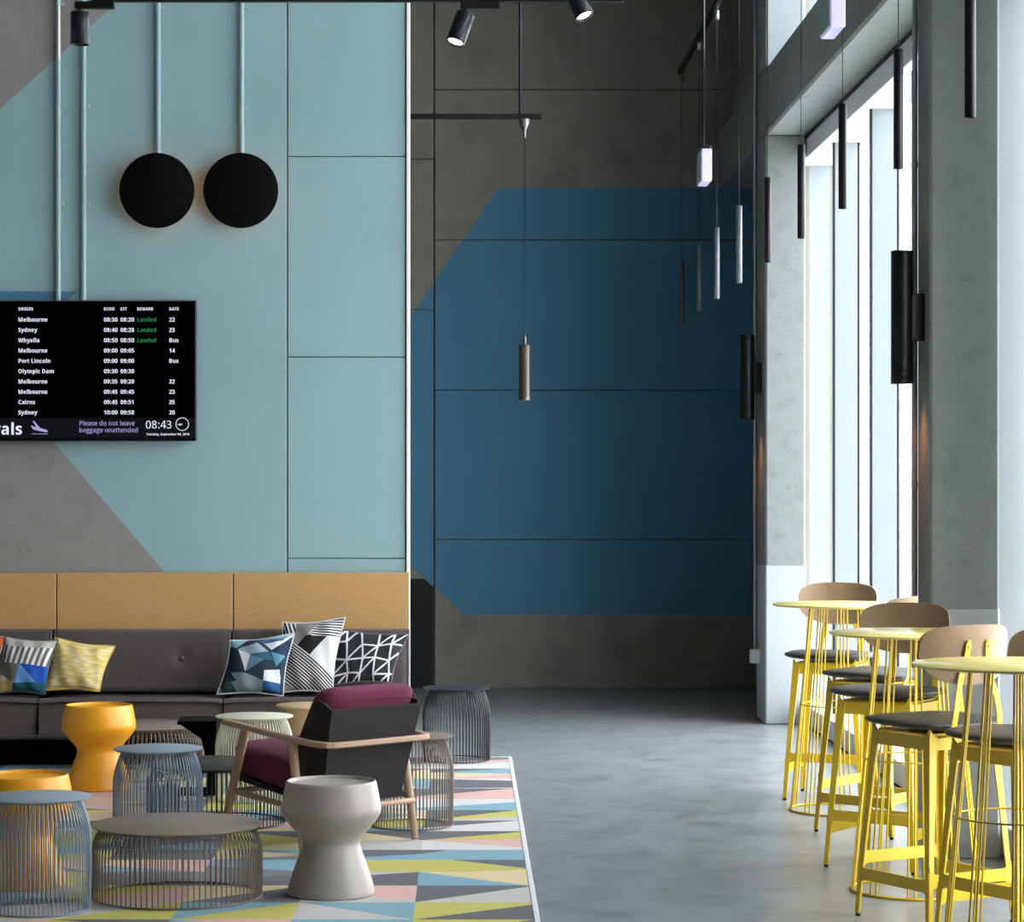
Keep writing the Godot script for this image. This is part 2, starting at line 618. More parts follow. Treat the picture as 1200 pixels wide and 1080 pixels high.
func build_shell() -> void:
	single_structure("floor", M.floor, P(ROOM_LEFT - 0.3, -0.3, REAR - 0.3), P(2.75, 0.0, 20.6))
	single_structure("ceiling", M.ceiling, P(ROOM_LEFT - 0.3, CEILING, REAR - 0.3), P(2.9, CEILING + 0.3, 20.6))
	single_structure("ground", M.pavement, P(-60, -0.5, -60), P(60, -0.31, 60))
	# the far wall of precast panels, with its blue shape
	var wb := structure("wall_back")
	slab_box(wb, "backing", M.gasket, P(ROOM_LEFT, 0, 20.34), P(2.9, CEILING, 20.6), 0.0)
	var blue := poly([-3.0, 5.2, -0.335, 3.034, 0.391, 4.095, 2.9, 4.095, 2.9, 0.604, 0.119, 0.604, -0.335, 1.008, -3.0, 1.4])
	blue = poly([-1.6, 1.19, -0.335, 3.034, 0.391, 4.095, 2.9, 4.095, 2.9, 0.604, 0.119, 0.604, -0.335, 1.008, -1.6, 2.13])
	blue = poly([-0.9, 2.21, 0.391, 4.095, 2.9, 4.095, 2.9, 0.604, 0.119, 0.604, -0.9, 1.51])
	var black := poly([-1.4, 0.0, -1.4, 0.897, -0.217, 0.897, -0.126, 0.82, -0.126, 0.0])
	var areas := [[black, M.black_paint], [blue, M.mid_blue]]
	var ys := [0.0, 1.218, 2.44, 3.669, 4.898, 6.3]
	for k in 5:
		panel(wb, "concrete_panel", Rect2(-0.128, ys[k] + 0.003, 3.02, ys[k + 1] - ys[k] - 0.006), -20.25, 0.09, M.raw_back, areas)
	ys = [0.0, 3.1, 4.33, 6.3]
	for k in 3:
		for c in [[-1.5, 1.362], [-3.0, 1.49], [-6.0, 2.99], [-9.0, 2.99]]:
			panel(wb, "concrete_panel", Rect2(c[0], ys[k] + 0.003, c[1], ys[k + 1] - ys[k] - 0.006), -20.25, 0.09, M.raw_back, areas)
	# the screen wall, painted pale blue with bare concrete corners
	var wl := structure("wall_left")
	slab_box(wl, "backing", M.gasket, P(ROOM_LEFT, 0, 15.25), P(-0.266, CEILING, 15.42), 0.0)
	slab_box(wl, "rear_face", M.raw_back, P(ROOM_LEFT, 0, 15.42), P(-0.266, CEILING, 15.45), 0.0)
	var low := poly([-1.60, 1.0, -1.752, 1.122, -2.437, 1.923, -3.17, 2.78, -3.4, 2.80, -9.0, 2.80, -9.0, 0.0, -1.0, 0.0])
	var band := poly([-2.29, 2.843, -2.50, 2.62, -2.95, 2.50, -3.17, 2.78, -9.0, 2.78, -9.0, 2.843])
	var high := poly([-2.762, 3.957, -2.03, 4.627, -1.0, 5.57, -1.0, 6.3, -9.0, 6.3, -9.0, 3.957])
	var paint := [[band, M.deep_blue], [low, M.raw], [high, M.raw]]
	ys = [0.0, 1.206, 2.440, 3.669, 4.898, 6.3]
	for k in 5:
		panel(wl, "concrete_panel", Rect2(-0.997, ys[k] + 0.0025, 0.720, ys[k + 1] - ys[k] - 0.005), -15.17, 0.08, M.pale_blue, [])
	panel(wl, "concrete_panel", Rect2(-4.2, 0.0, 3.196, 6.3), -15.17, 0.08, M.pale_blue, paint)
	panel(wl, "concrete_panel", Rect2(-7.4, 0.0, 3.194, 6.3), -15.17, 0.08, M.pale_blue, paint)
	panel(wl, "concrete_panel", Rect2(-9.0, 0.0, 1.594, 6.3), -15.17, 0.08, M.pale_blue, paint)
	slab_box(wl, "edge_trim", M.edge_white, P(-0.270, 0, 15.155), P(-0.252, CEILING, 15.46), 0.002)
	# timber panels above the banquette
	for k in 5:
		var x1 := -0.252 - 1.075 * k
		slab_box(wl, "timber_panel", M.ply, P(x1 - 1.067, 0.72, 15.16), P(x1, 1.121, 15.06), 0.003)
		if k > 0:
			slab_box(wl, "timber_edge", M.birch, P(x1 - 0.001, 0.72, 15.16), P(x1 + 0.002, 1.119, 15.075), 0.0)
	# the side of the room that the photograph does not show: solid walls, the front glazing closed to dim the foreground
	var ws := structure("wall_side")
	slab_box(ws, "wall_base", M.white_paint, P(ROOM_LEFT - 0.25, 0, REAR), P(ROOM_LEFT, CEILING, 20.6), 0.0)
	var wf := structure("wall_front")
	slab_box(wf, "wall_base", M.raw, P(ROOM_LEFT, 0, REAR - 0.25), P(2.75, CEILING, REAR), 0.0)


func build_window_wall() -> void:
	var wr := structure("wall_right")
	# concrete columns with white painted feet, and the beam that joins them
	var cols := [[17.15, 17.63, 2.182, 2.46], [10.90, 11.18, 2.11, 2.42], [4.6, 4.9, 2.11, 2.42], [-1.7, -1.4, 2.11, 2.42]]
	for c in cols:
		slab_box(wr, "column", M.raw_column, P(c[2], 0, c[0]), P(c[3], 4.085, c[1]), 0.012)
		slab_box(wr, "painted_foot", M.white_paint, P(c[2] - 0.0015, 0, c[0] - 0.0015), P(c[3] + 0.001, 1.108, c[1] + 0.001), 0.010)
		slab_box(wr, "upper_column", M.upper_pale if c[0] > 15 else M.raw_column, P(c[2] + 0.005, 4.55, c[0]), P(c[3], CEILING, c[1]), 0.012)
	slab_box(wr, "beam", M.raw_column, P(2.182, 4.085, REAR), P(2.66, 4.55, 20.25), 0.015)
	# solid return beyond the far column
	slab_box(wr, "return_wall", M.raw_back, P(2.47, 0, 17.6), P(2.75, 4.085, 20.34), 0.0)
	slab_box(wr, "upper_return", M.raw_back, P(2.30, 4.55, 17.6), P(2.75, CEILING, 20.34), 0.0)
	slab_box(wr, "upper_band", M.raw_column, P(2.40, 5.95, REAR), P(2.75, CEILING, 17.6), 0.0)
	# glazing: white deep mullions, dark gaskets, glass at the outside
	var bays := [[11.18, 17.62], [4.9, 10.97], [-1.4, 4.6], [REAR, -1.7]]
	var no := 0
	for b in bays:
		no += 1
		var w := structure("window_%d" % no)
		var n := 5
		slab_box(w, "sill", M.grey_metal, P(2.45, 0.0, b[0]), P(2.75, 0.14, b[1]), 0.004)
		slab_box(w, "sill_shadow_gap", M.gasket, P(2.446, 0.0, b[0]), P(2.452, 0.012, b[1]), 0.0)
		slab_box(w, "head_frame", M.grey_metal, P(2.47, 3.93, b[0]), P(2.75, 4.07, b[1]), 0.004)
		slab_box(w, "head_shadow_gap", M.gasket, P(2.462, 4.06, b[0]), P(2.66, 4.09, b[1]), 0.0)
		var ds := []
		if no == 1:
			ds = [17.6, 16.42, 14.97, 13.6, 12.3]
		elif no == 2:
			ds = [7.75, 8.9, 10.05, 10.70]
		else:
			for k in n:
				ds.append(b[1] - 0.05 - k * (b[1] - b[0] - 0.3) / 4.0)
		for d in ds:
			slab_box(w, "mullion", M.white_metal, P(2.55, 0.13, d), P(2.70, 3.94, d + 0.05), 0.003)
			slab_box(w, "gasket", M.gasket, P(2.538, 0.13, d + 0.002), P(2.552, 3.94, d + 0.03), 0.0)
			slab_box(w, "gasket", M.gasket, P(2.698, 0.13, d + 0.002), P(2.716, 3.94, d + 0.03), 0.0)
		ds.sort()
		ds.push_front(b[0])
		ds.push_back(b[1])
		for k in ds.size() - 1:
			if ds[k + 1] - ds[k] > 0.2:
				slab_box(w, "pane", M.glass, P(2.71, 0.13, ds[k] + 0.04), P(2.716, 3.94, ds[k + 1] + 0.01), 0.0)
		if no > 1:
			slab_box(w, "light_block_panel", M.white_paint, P(2.44, 0.0, b[0]), P(2.72, 4.085, 7.7 if no == 2 else b[1]), 0.0)  # added out of view, closes the nearer bays to darken the foreground
		if no == 2:
			slab_box(w, "added_shade_panel", M.white_paint, P(2.70, 0.13, 10.10), P(2.74, 3.94, 10.72))  # added out of view to keep daylight off the near column
			slab_box(w, "jamb_panel", M.jamb, P(2.425, 0.0, 10.98), P(2.72, 4.07, 11.16), 0.006)
		# the upper light above the beam
		var u := structure("window_%d" % (no + 4))
		slab_box(u, "sill", M.white_metal, P(2.45, 4.55, b[0]), P(2.75, 4.60, b[1]), 0.004)
		for k in ds.size():
			if k % 2 == 1:
				slab_box(u, "mullion", M.white_metal, P(2.55, 4.59, ds[k]), P(2.70, 5.96, ds[k] + 0.05), 0.003)
		slab_box(u, "pane", M.glass, P(2.71, 4.59, b[0]), P(2.716, 5.96, b[1]), 0.0)


# ------------------------------------------------------------------ banquette and cushions

func build_banquette() -> void:
	for k in 3:
		var x1 := -0.247 - 1.077 * k
		var x0 := x1 - 1.07
		var lab: String = ["charcoal leather banquette unit at the wall's open end, behind the armchair", "charcoal leather banquette unit with a buttoned back, behind the yellow woven cushion", "charcoal leather banquette unit under the departure screen, holding the striped cushion"][k]
		var t := thing("banquette_unit", lab, "bench", P((x0 + x1) / 2.0, 0, 14.9), 0.0, "banquette units along the screen wall")
		var w := x1 - x0
		var st := tool()
		softbox(st, Vector3(-w / 2, 0.175, -0.16), Vector3(w / 2, 0.415, 0.55), 0.03, 0.008)
		part(st, "seat", M.leather, t)
		st = tool()
		var tilt := Transform3D(Basis(Vector3.RIGHT, -0.06), Vector3(0, 0.41, -0.05))
		softback(st, w, 0.375, 0.12, tilt)
		part(st, "backrest", M.leather, t)
		# piping round the front edge of the back and along the seat
		st = tool()
		var pts := []
		for q in [[-1, 0.02], [-1, 0.365], [1, 0.365], [1, 0.02]]:
			pts.append(tilt * Vector3(q[0] * (w / 2 - 0.008), q[1], 0.055))
		var path := []
		for i in 3:
			for f in 8:
				path.append(pts[i].lerp(pts[i + 1], f / 8.0))
		path.append(pts[3])
		tube(st, path, 0.005, 6)
		part(st, "piping", M.piping, t)
		st = tool()
		path = []
		for f in 13:
			path.append(Vector3(-w / 2 + 0.01 + (w - 0.02) * f / 12.0, 0.410, 0.535))
		tube(st, path, 0.005, 6)
		part(st, "piping", M.piping, t)
		for bx in [0.24, -0.24]:
			st = tool()
			lathe(st, [Vector2(0, -0.004), Vector2(0.012, -0.003), Vector2(0.014, 0.002), Vector2(0.009, 0.007), Vector2(0, 0.009)], 16, tilt * Transform3D(Basis(Vector3.RIGHT, PI / 2), Vector3(bx, 0.20, 0.052)))
			part(st, "button", M.leather, t)
		st = tool()
		box(st, Vector3(-w / 2, 0.012, -0.16), Vector3(w / 2, 0.18, 0.36), 0.004)
		part(st, "plinth", M.matt_black, t)
	# scatter cushions, each by the four corners of its cover (bottom-left, bottom-right, top-right, top-left)
	cushion("scatter_cushion", "cream scatter cushion woven in mustard streaks, second from the left", [-2.398, 0.430, -2.072, 0.423, -1.988, 0.697, -2.343, 0.747], 0.15, 14.60, tex_woven(), "scatter cushions on the banquette")
	cushion("scatter_cushion", "scatter cushion of blue triangle, beige and grey stripes, beside the mustard one", [-2.665, 0.428, -2.365, 0.422, -2.30, 0.745, -2.615, 0.768], 0.13, 14.42, tex_stripe_block(), "scatter cushions on the banquette")
	cushion("scatter_cushion", "orange and teal scatter cushion cut off by the left edge of the picture", [-3.02, 0.43, -2.70, 0.43, -2.635, 0.755, -3.0, 0.76], 0.14, 14.58, tex_orange_teal(), "scatter cushions on the banquette")
	cushion("scatter_cushion", "scatter cushion patched in teal, navy, white and grey facets", [-1.362, 0.424, -0.975, 0.414, -0.915, 0.785, -1.29, 0.742], 0.15, 14.41, tex_facets(), "scatter cushions on the banquette")
	cushion("scatter_cushion", "tall scatter cushion with black and white diagonal pinstripes, black and white blocks", [-1.02, 0.42, -0.695, 0.42, -0.625, 0.872, -0.995, 0.842], 0.15, 14.54, tex_pinstripe(), "scatter cushions on the banquette")
	cushion("scatter_cushion", "charcoal oblong scatter cushion with a white line lattice, at the bench end", [-0.72, 0.46, -0.352, 0.478, -0.247, 0.768, -0.68, 0.80], 0.13, 14.60, tex_lattice(), "scatter cushions on the banquette")


# An upholstered block with rounded edges and a slightly crowned top.
func softbox(st: SurfaceTool, lo: Vector3, hi: Vector3, r: float, crown: float) -> void:
	var c := (lo + hi) / 2.0
	var h := (hi - lo) / 2.0
	var grid := []
	var n := 10
	var outline := []
	for q in [[1, 1], [1, -1], [-1, -1], [-1, 1]]:       # rounded section in yz, swept along x
		var base: float = {1: 0.0, -1: 0.0}[q[0]]
		for k in 6:
			var corner := atan2(q[0], q[1])
			var a := corner + PI / 4.0 - PI / 2.0 * k / 5.0
			outline.append(Vector2(q[1] * (h.z - r) + cos(a) * r, q[0] * (h.y - r) + sin(a) * r + base))
	for i in n + 1:
		var u := -1.0 + 2.0 * i / n
		var row := []
		var inset := 0.004 if absf(u) > 0.99 else 0.0
		for p in outline:
			var up := crown * (1.0 - pow(absf(u), 6.0)) if p.y > 0.0 else 0.0
			row.append(c + Vector3(u * h.x, p.y * (1.0 - inset * 2.0) + up, p.x * (1.0 - inset)))
		grid.append(row)
	surface(st, grid, true)
	for e in [0, n]:
		var row: Array = grid[e]
		for j in range(1, row.size() - 1):
			tri(st, row[0], row[j], row[j + 1], Vector3(-1 if e == 0 else 1, 0, 0))


# A tufted back: face towards +z, two dimples where the buttons sit.
func softback(st: SurfaceTool, w: float, h: float, t: float, x: Transform3D) -> void:
	var grid := []
	for i in 25:
		var v := i / 24.0
		var row := []
		for j in 61:
			var u := -1.0 + j / 30.0
			var edge := minf(1.0 - absf(u), minf(v, 1.0 - v) * 2.0)
			var z := t / 2.0 - 0.012 * pow(1.0 - clampf(edge / 0.10, 0, 1), 2.0)
			for bx in [0.24, -0.24]:
				var dist := Vector2(u * w / 2.0 - bx, v * h - 0.20).length()
				z -= 0.012 * exp(-pow(dist / 0.045, 2.0)) + 0.004 * exp(-dist / 0.06)
			row.append(x * Vector3(u * w / 2.0, v * h, z))
		grid.append(row)
	surface(st, grid, false, [], x * Vector3(0, h / 2, -3.0))
	box(st, Vector3(-w / 2.0, 0, -t / 2.0), Vector3(w / 2.0, h, t / 2.0 - 0.011), 0.012, x)


func cushion(called: String, label: String, c: Array, thick: float, d: float, tex: Texture2D, group: String) -> void:
	var grow := 1.010
	d += 0.15
	var q := []
	for k in 4:
		q.append(Vector2(c[2 * k] * grow, 1.63 + (c[2 * k + 1] - 1.63) * grow + 0.012))
	var mid: Vector2 = (q[0] + q[1] + q[2] + q[3]) / 4.0
	var low := minf(q[0].y, q[1].y)
	var t := thing(called, label, "cushion", P(mid.x, low, d), 0.0, group)
	var lean := Basis(Vector3.RIGHT, -0.24)
	var n := 28
	var st := tool()
	for side in [1.0, -1.0]:
		var grid := []
		var uvs := []
		for i in n + 1:
			var v := float(i) / n
			var row := []
			var uvr := []
			for j in n + 1:
				var u := float(j) / n
				var p: Vector2 = q[0].lerp(q[1], u).lerp(q[3].lerp(q[2], u), v)
				var a := 2.0 * u - 1.0
				var b := 2.0 * v - 1.0
				var pinch := 0.045 * (1.0 - a * a) * b + 0.0
				var pinch2 := 0.045 * (1.0 - b * b) * a
				p -= (q[3] - q[0]) * pinch + (q[1] - q[0]) * pinch2
				var f := pow(maxf(0.0, (1.0 - a * a) * (1.0 - b * b)), 0.55)
				var wr := 0.006 * sin(a * 9.0 + b * 4.0) * (1.0 - f) * f * 4.0
				var l := Vector3(p.x - mid.x, p.y - low, side * (thick / 2.0 * f + wr))
				row.append(lean * l)
				uvr.append(Vector2(u, 1.0 - v))
			grid.append(row)
			uvs.append(uvr)
		surface(st, grid, false, uvs, lean * Vector3(0, 0.17, -side * 2.0))
	var m := plain(Color.WHITE, 0.9)
	m.albedo_texture = tex
	m.cull_mode = BaseMaterial3D.CULL_DISABLED
	part(st, "cover", m, t)
	var rim := []
	for e in 4:
		for k in 14:
			var f := k / 14.0
			var p: Vector2 = q[e].lerp(q[(e + 1) % 4], f)
			var toward: Vector2 = mid - p
			p += toward.normalized() * 0.030 * 4.0 * f * (1.0 - f) * 0.55
			rim.append(lean * Vector3(p.x - mid.x, p.y - low, 0))
	st = tool()
	tube(st, rim, 0.0045, 6, true)
	part(st, "piping", M.rug_edge if label.contains("facets") else M.piping if label.contains("charcoal") else plain(tex_mean(tex), 0.9), t)


func tex_mean(t: Texture2D) -> Color:
	var im := t.get_image()
	return im.get_pixel(6, 100)


func paint(size: int, f: Callable) -> Texture2D:
	var im := Image.create(size, size, false, Image.FORMAT_RGB8)
	for y in size:
		for x in size:
			im.set_pixel(x, y, f.call((x + 0.5) / size, (y + 0.5) / size))
	im.generate_mipmaps()
	return ImageTexture.create_from_image(im)


func tex_woven() -> Texture2D:
	var n := FastNoiseLite.new()
	n.seed = 5
	n.frequency = 1.0
	n.fractal_octaves = 3
	return paint(256, func(u: float, v: float):
		var s := n.get_noise_2d(u * 3.5, v * 20.0) + 0.6 * n.get_noise_2d(u * 50.0, v * 60.0)
		return Color(0.93, 0.87, 0.75).lerp(Color(0.88, 0.74, 0.34), clampf(0.45 + s * 1.3, 0, 1)).lerp(Color(0.82, 0.76, 0.36), clampf(n.get_noise_2d(u * 3 + 9, v * 9) * 1.2, 0, 0.6)))


func tex_stripe_block() -> Texture2D:
	return paint(256, func(u: float, v: float):
		if v < 0.16:
			return Color(0.70, 0.68, 0.64)
		if v < 0.47 + 0.05 * u:
			return Color(0.84, 0.83, 0.82) if fmod(u * 8.5 + v * 0.9, 1.0) < 0.5 else Color(0.36, 0.35, 0.35)
		var r := Vector2(u + 0.05, v - 1.10).length()
		if r < 0.42 and v < 0.80:
			return Color(0.78, 0.73, 0.66)
		if v >= 0.80 and u < 0.36:
			return Color(0.70, 0.58, 0.36)
		if u < 0.40 and v < 0.80:
			return Color(0.42, 0.40, 0.37)
		if v > 0.80 + (1.0 - u) * 0.1:
			return Color(0.03, 0.30, 0.36)
		if u - 0.40 < (v - 0.47) * 1.15:
			return Color(0.36, 0.56, 0.80)
		return Color(0.05, 0.28, 0.62))


func tex_orange_teal() -> Texture2D:
	return paint(128, func(u: float, v: float):
		if v < 0.25:
			return Color(0.72, 0.33, 0.16)
		if v < 0.62:
			return Color(0.42, 0.66, 0.66)
		return Color(0.78, 0.72, 0.62))


func tex_facets() -> Texture2D:
	# facets by their corners, later ones over earlier ones
	var F := [
		[poly([0, 0, 1, 0, 1, 1, 0, 1]), Color(0.09, 0.17, 0.23)],
		[poly([0, 0, 0.30, 0, 0.12, 0.16, 0, 0.12]), Color(0.47, 0.64, 0.66)],
		[poly([0.16, 0.17, 0.45, 0.08, 0.68, 0.28, 0.38, 0.30]), Color(0.56, 0.63, 0.67)],
		[poly([0.15, 0.18, 0.38, 0.30, 0.36, 0.64]), Color(0.80, 0.79, 0.80)],
		[poly([0.38, 0.31, 0.64, 0.42, 0.37, 0.62]), Color(0.31, 0.45, 0.54)],
		[poly([0.38, 0.31, 0.70, 0.28, 0.80, 0.46, 0.66, 0.42]), Color(0.13, 0.33, 0.42)],
		[poly([0.55, 0.10, 1.0, 0.0, 1.0, 0.06, 0.72, 0.26]), Color(0.80, 0.83, 0.86)],
		[poly([0.46, 0.06, 0.95, 0.0, 0.85, 0.10, 0.60, 0.12]), Color(0.20, 0.36, 0.50)],
		[poly([0.50, 0.04, 0.70, 0.0, 1.0, 0.0, 0.85, 0.06]), Color(0.52, 0.61, 0.70)],
		[poly([0.72, 0.27, 1.0, 0.05, 0.98, 0.40]), Color(0.09, 0.15, 0.27)],
		[poly([0.72, 0.29, 0.97, 0.38, 0.86, 0.56]), Color(0.33, 0.53, 0.61)],
		[poly([0.67, 0.62, 0.92, 0.60, 0.95, 0.74, 0.95, 0.82, 0.68, 0.80]), Color(0.84, 0.85, 0.89)],
		[poly([0.68, 0.81, 0.95, 0.82, 0.95, 0.96, 0.68, 0.95]), Color(0.12, 0.33, 0.52)],
		[poly([0.10, 0.62, 0.37, 0.66, 0.68, 0.80, 0.68, 1.0, 0.30, 1.0, 0.16, 0.80, 0.24, 0.78]), Color(0.50, 0.54, 0.56)],
		[poly([0.02, 0.64, 0.10, 0.62, 0.24, 0.79, 0.05, 0.80]), Color(0.03, 0.06, 0.09)],
		[poly([0.0, 0.80, 0.16, 0.81, 0.30, 1.0, 0.05, 1.0]), Color(0.13, 0.20, 0.23)],
		[poly([0.0, 0.85, 0.08, 1.0, 0.0, 1.0]), Color(0.50, 0.51, 0.47)],
	]
	return paint(256, func(u: float, v: float):
		for k in range(F.size() - 1, -1, -1):
			if Geometry2D.is_point_in_polygon(Vector2(u, v), F[k][0]):
				return F[k][1]
		return F[0][1])


func tex_pinstripe() -> Texture2D:
	var w := Color(0.82, 0.81, 0.80)
	var k := Color(0.05, 0.045, 0.05)
	return paint(512, func(u: float, v: float):
		if v < 0.20 and u < 0.22:
			return w if fmod((u * 1.0 + (1.0 - v) * 0.35) * 15.0, 1.0) < 0.5 else k
		if v > 0.18 + 0.62 * u:
			if v > 0.97 - 0.3 * (1.0 - u) and u < 0.35 and v - 0.85 > u * 0.4:
				return Color(0.55, 0.53, 0.52)
			return w if fmod((v - 0.62 * u) * 22.0, 1.0) < 0.48 else k
		if u > 0.50 and v < 0.26 - 0.10 * (1.0 - u) and v + u > 0.62:
			return w if fmod((v + 0.16 * (1.0 - u)) * 26.0, 1.0) < 0.5 else k
		var s := u - 0.25 + (v - 0.35) * 0.95
		if s < 0.02:
			return Color(0.50, 0.47, 0.46)
		if s < 0.42 and v > 0.20:
			return k
		return w if v > 0.20 else Color(0.66, 0.64, 0.63))


func tex_lattice() -> Texture2D:
	var segs := []
	# nodes of a loose lattice; neighbours joined by thin lines and some diagonals
	var node := func(i: int, j: int) -> Vector2:
		return Vector2(-0.08 + 0.225 * i + 0.035 * j + 0.02 * sin(i * 2.3 + j * 1.7), -0.05 + 0.30 * j + 0.03 * sin(i * 1.9 + j * 2.9))
	for i in 6:
		for j in 5:
			if i < 5 and (i * 3 + j) % 5 != 4:
				segs.append([node.call(i, j), node.call(i + 1, j)])
			if j < 4:
				segs.append([node.call(i, j), node.call(i, j + 1)])
			if i < 5 and j < 4 and (i + j * 2) % 3 != 2:
				segs.append([node.call(i, j + 1), node.call(i + 1, j)])
	return paint(256, func(u: float, v: float):
		var p := Vector2(u, v)
		for s in segs:
			var c := Geometry2D.get_closest_point_to_segment(p, s[0], s[1])
			if Vector2((p.x - c.x) * 1.2, p.y - c.y).length() < 0.017:
				return Color(0.86, 0.87, 0.86)
		return Color(0.13, 0.14, 0.155))


# ------------------------------------------------------------------ rug

func lin(c: Color) -> Color:
	return c.srgb_to_linear()


func build_rug() -> void:
	var t := thing("rug", "large rug of triangles in yellow, blue, pink, cream and grey with a white binding", "rug", P(-1.8, 0, 12.0))
	var C := {"y": Color(0.83, 0.80, 0.42), "b": Color(0.54, 0.71, 0.77), "p": Color(0.92, 0.74, 0.70), "c": Color(0.93, 0.85, 0.66), "l": Color(0.82, 0.81, 0.78), "d": Color(0.43, 0.435, 0.45), "w": Color(0.89, 0.88, 0.87), "m": Color(0.50, 0.50, 0.52)}
	var st := tool()
	var right := func(d: float) -> float: return 0.315 + (d - 9.32) * 0.0058
	var x_left := -4.1
	var d0 := 8.6
	var d1 := 14.97
	# measured rows: near edge, far edge, then the wedges as x fractions of the right-hand column
	var rows := [8.6, 8.96, 9.32, 9.71, 10.12, 10.48, 10.82, 11.12, 11.73, 12.1, 12.5, 12.95, 13.4, 13.85, 14.35, 14.97]
	var hand := {
		1: [["d", [0, 0, 1, 0, 1, 1]], ["y", [0, 0, 1, 1, 0, 1]]],
		2: [["d", [0, 0, 1, 0, 1, 0.85]], ["y", [0, 0, 1, 0.85, 1, 1, 0, 1]]],
		3: [["l", [0, 0, 1, 0, 1, 0.93]], ["d", [0, 0, 1, 0.93, 1, 1, 0, 1]]],
		4: [["b", [0, 0, 1, 0, 0, 1]], ["c", [1, 0, 1, 1, 0.35, 1, 0, 1]]],
		5: [["y", [0, 0, 0.45, 0, 1, 0.2, 1, 0.3, 0.3, 1, 0, 1]], ["c", [0.45, 0, 1, 0, 1, 0.2]], ["d", [1, 0.3, 1, 1, 0.3, 1]]],
		6: [["b", [0, 0, 1, 0, 1, 1, 0.28, 1, 0, 0.6]], ["d", [0, 0.6, 0.28, 1, 0, 1]]],
		7: [["w", [0, 0, 1, 0, 1, 0.12, 0, 0.5]], ["p", [0.0, 0.5, 1, 0.12, 1, 0.55]], ["y", [0, 0.5, 1, 0.55, 1, 0.95]], ["d", [0, 0.5, 1, 0.95, 1, 1, 0, 1]]],
		8: [["w", [0, 0, 1, 0, 1, 1, 0, 0.3]], ["d", [0, 0.3, 1, 1, 0, 1]]],
		9: [["l", [0, 0, 1, 0, 1, 0.4]], ["y", [0, 0, 1, 0.4, 1, 1]], ["d", [0, 0, 1, 1, 0, 1]]],
		10: [["b", [0, 0, 1, 0, 1, 0.7]], ["w", [0, 0, 1, 0.7, 1, 1, 0, 1]]],
		11: [["p", [0, 0, 1, 0, 1, 1]], ["d", [0, 0, 1, 1, 0, 1]]],
		12: [["d", [0, 0, 1, 0.1, 1, 0.8, 0, 1]], ["w", [1, 0.8, 1, 1, 0, 1]], ["l", [0, 0, 1, 0, 1, 0.1]]],
		13: [["p", [0, 0, 1, 0, 1, 0.5]], ["c", [0, 0, 1, 0.5, 0, 0.6]], ["b", [0, 0.6, 1, 0.5, 1, 1]], ["d", [0, 0.6, 1, 1, 0, 1]]],
		14: [["w", [0, 0, 1, 0, 1, 0.5]], ["l", [0, 0, 1, 0.5, 1, 0.6, 0, 0.3]], ["p", [0, 0.3, 1, 0.6, 1, 0.8]], ["m", [0, 0.3, 1, 0.8, 1, 1, 0, 1]]],
		0: [["y", [0, 0, 1, 0, 1, 1]], ["d", [0, 0, 1, 1, 0, 1]]],
	}
	var next := {
		2: [["b", [1, 0, 1, 1, 0, 1]], ["l", [0, 0, 1, 0, 0, 1]]],
		3: [["l", [0, 0, 1, 0, 1, 0.12, 0, 0.6]], ["p", [0, 0.6, 1, 0.12, 1, 1, 0, 1]]],
		4: [["d", [0, 0, 1, 0, 1, 1, 0, 0.45]], ["l", [0, 0.45, 1, 1, 0, 1]]],
		5: [["y", [0, 0, 1, 0, 1, 1, 0, 1]]],
		6: [["b", [0, 0, 1, 0, 1, 0.6]], ["d", [0, 0, 1, 0.6, 1, 1, 0, 1]]],
		7: [["l", [0, 0, 1, 0, 1, 0.5, 0, 0.45]], ["c", [0, 0.45, 1, 0.5, 0.25, 1, 0, 1]], ["d", [1, 0.5, 1, 1, 0.25, 1]]],
	}
	var keys := ["d", "b", "y", "l", "p", "c", "d", "b", "l", "y", "m", "c"]
	var r := RandomNumberGenerator.new()
	r.seed = 12
	var cell := 0.456
	for i in rows.size() - 1:
		var a: float = rows[i]
		var b: float = rows[i + 1]
		var shift: float = 0.0 if i % 4 < 2 or next.has(i) else 0.22
		for j in 11:
			var xr0: float = right.call(a) - cell * j - (shift if j > 0 else 0.0)
			var xr1: float = right.call(b) - cell * j - (shift if j > 0 else 0.0)
			var w0: float = cell + (shift if j == 0 else 0.0)
			if xr0 - w0 < x_left:
				break
			var items: Array
			if j == 0:
				items = hand[i]
			elif j == 1 and next.has(i):
				items = next[i]
			else:
				var k1: String = keys[r.randi() % keys.size()]
				var k2: String = keys[r.randi() % keys.size()]
				while k2 == k1:
					k2 = keys[r.randi() % keys.size()]
				var k3: String = keys[r.randi() % keys.size()]
				match r.randi() % 4:
					0: items = [[k1, [0, 0, 1, 0, 1, 1]], [k2, [0, 0, 1, 1, 0, 1]]]
					1: items = [[k1, [0, 0, 1, 0, 0, 1]], [k2, [1, 0, 1, 1, 0, 1]]]
					2: items = [[k1, [0, 0, 1, 0, 1, 0.5]], [k2, [0, 0, 1, 0.5, 0, 1]], [k3, [1, 0.5, 1, 1, 0, 1]]]
					_: items = [[k1, [0, 0, 1, 0, 0, 0.5]], [k2, [1, 0, 1, 1, 0, 0.5]], [k3, [0, 0.5, 1, 1, 0, 1]]]
			for it in items:
				var pts := []
				var q: Array = it[1]
				for k in range(0, q.size(), 2):
					var d := lerpf(a, b, q[k + 1])
					var x: float = lerpf(xr0 - w0, xr0, q[k]) + (right.call(d) - right.call(a))
					pts.append(Vector3(x + 1.8, 0.010, 12.0 - d))
				st.set_color(lin(C[it[0]]))
				for k in range(1, pts.size() - 1):
					tri(st, pts[0], pts[k], pts[k + 1], Vector3.UP)
	part(st, "pile", M.rug, t)
	st = tool()
	var e0: float = right.call(d0)
	var e1: float = right.call(d1)
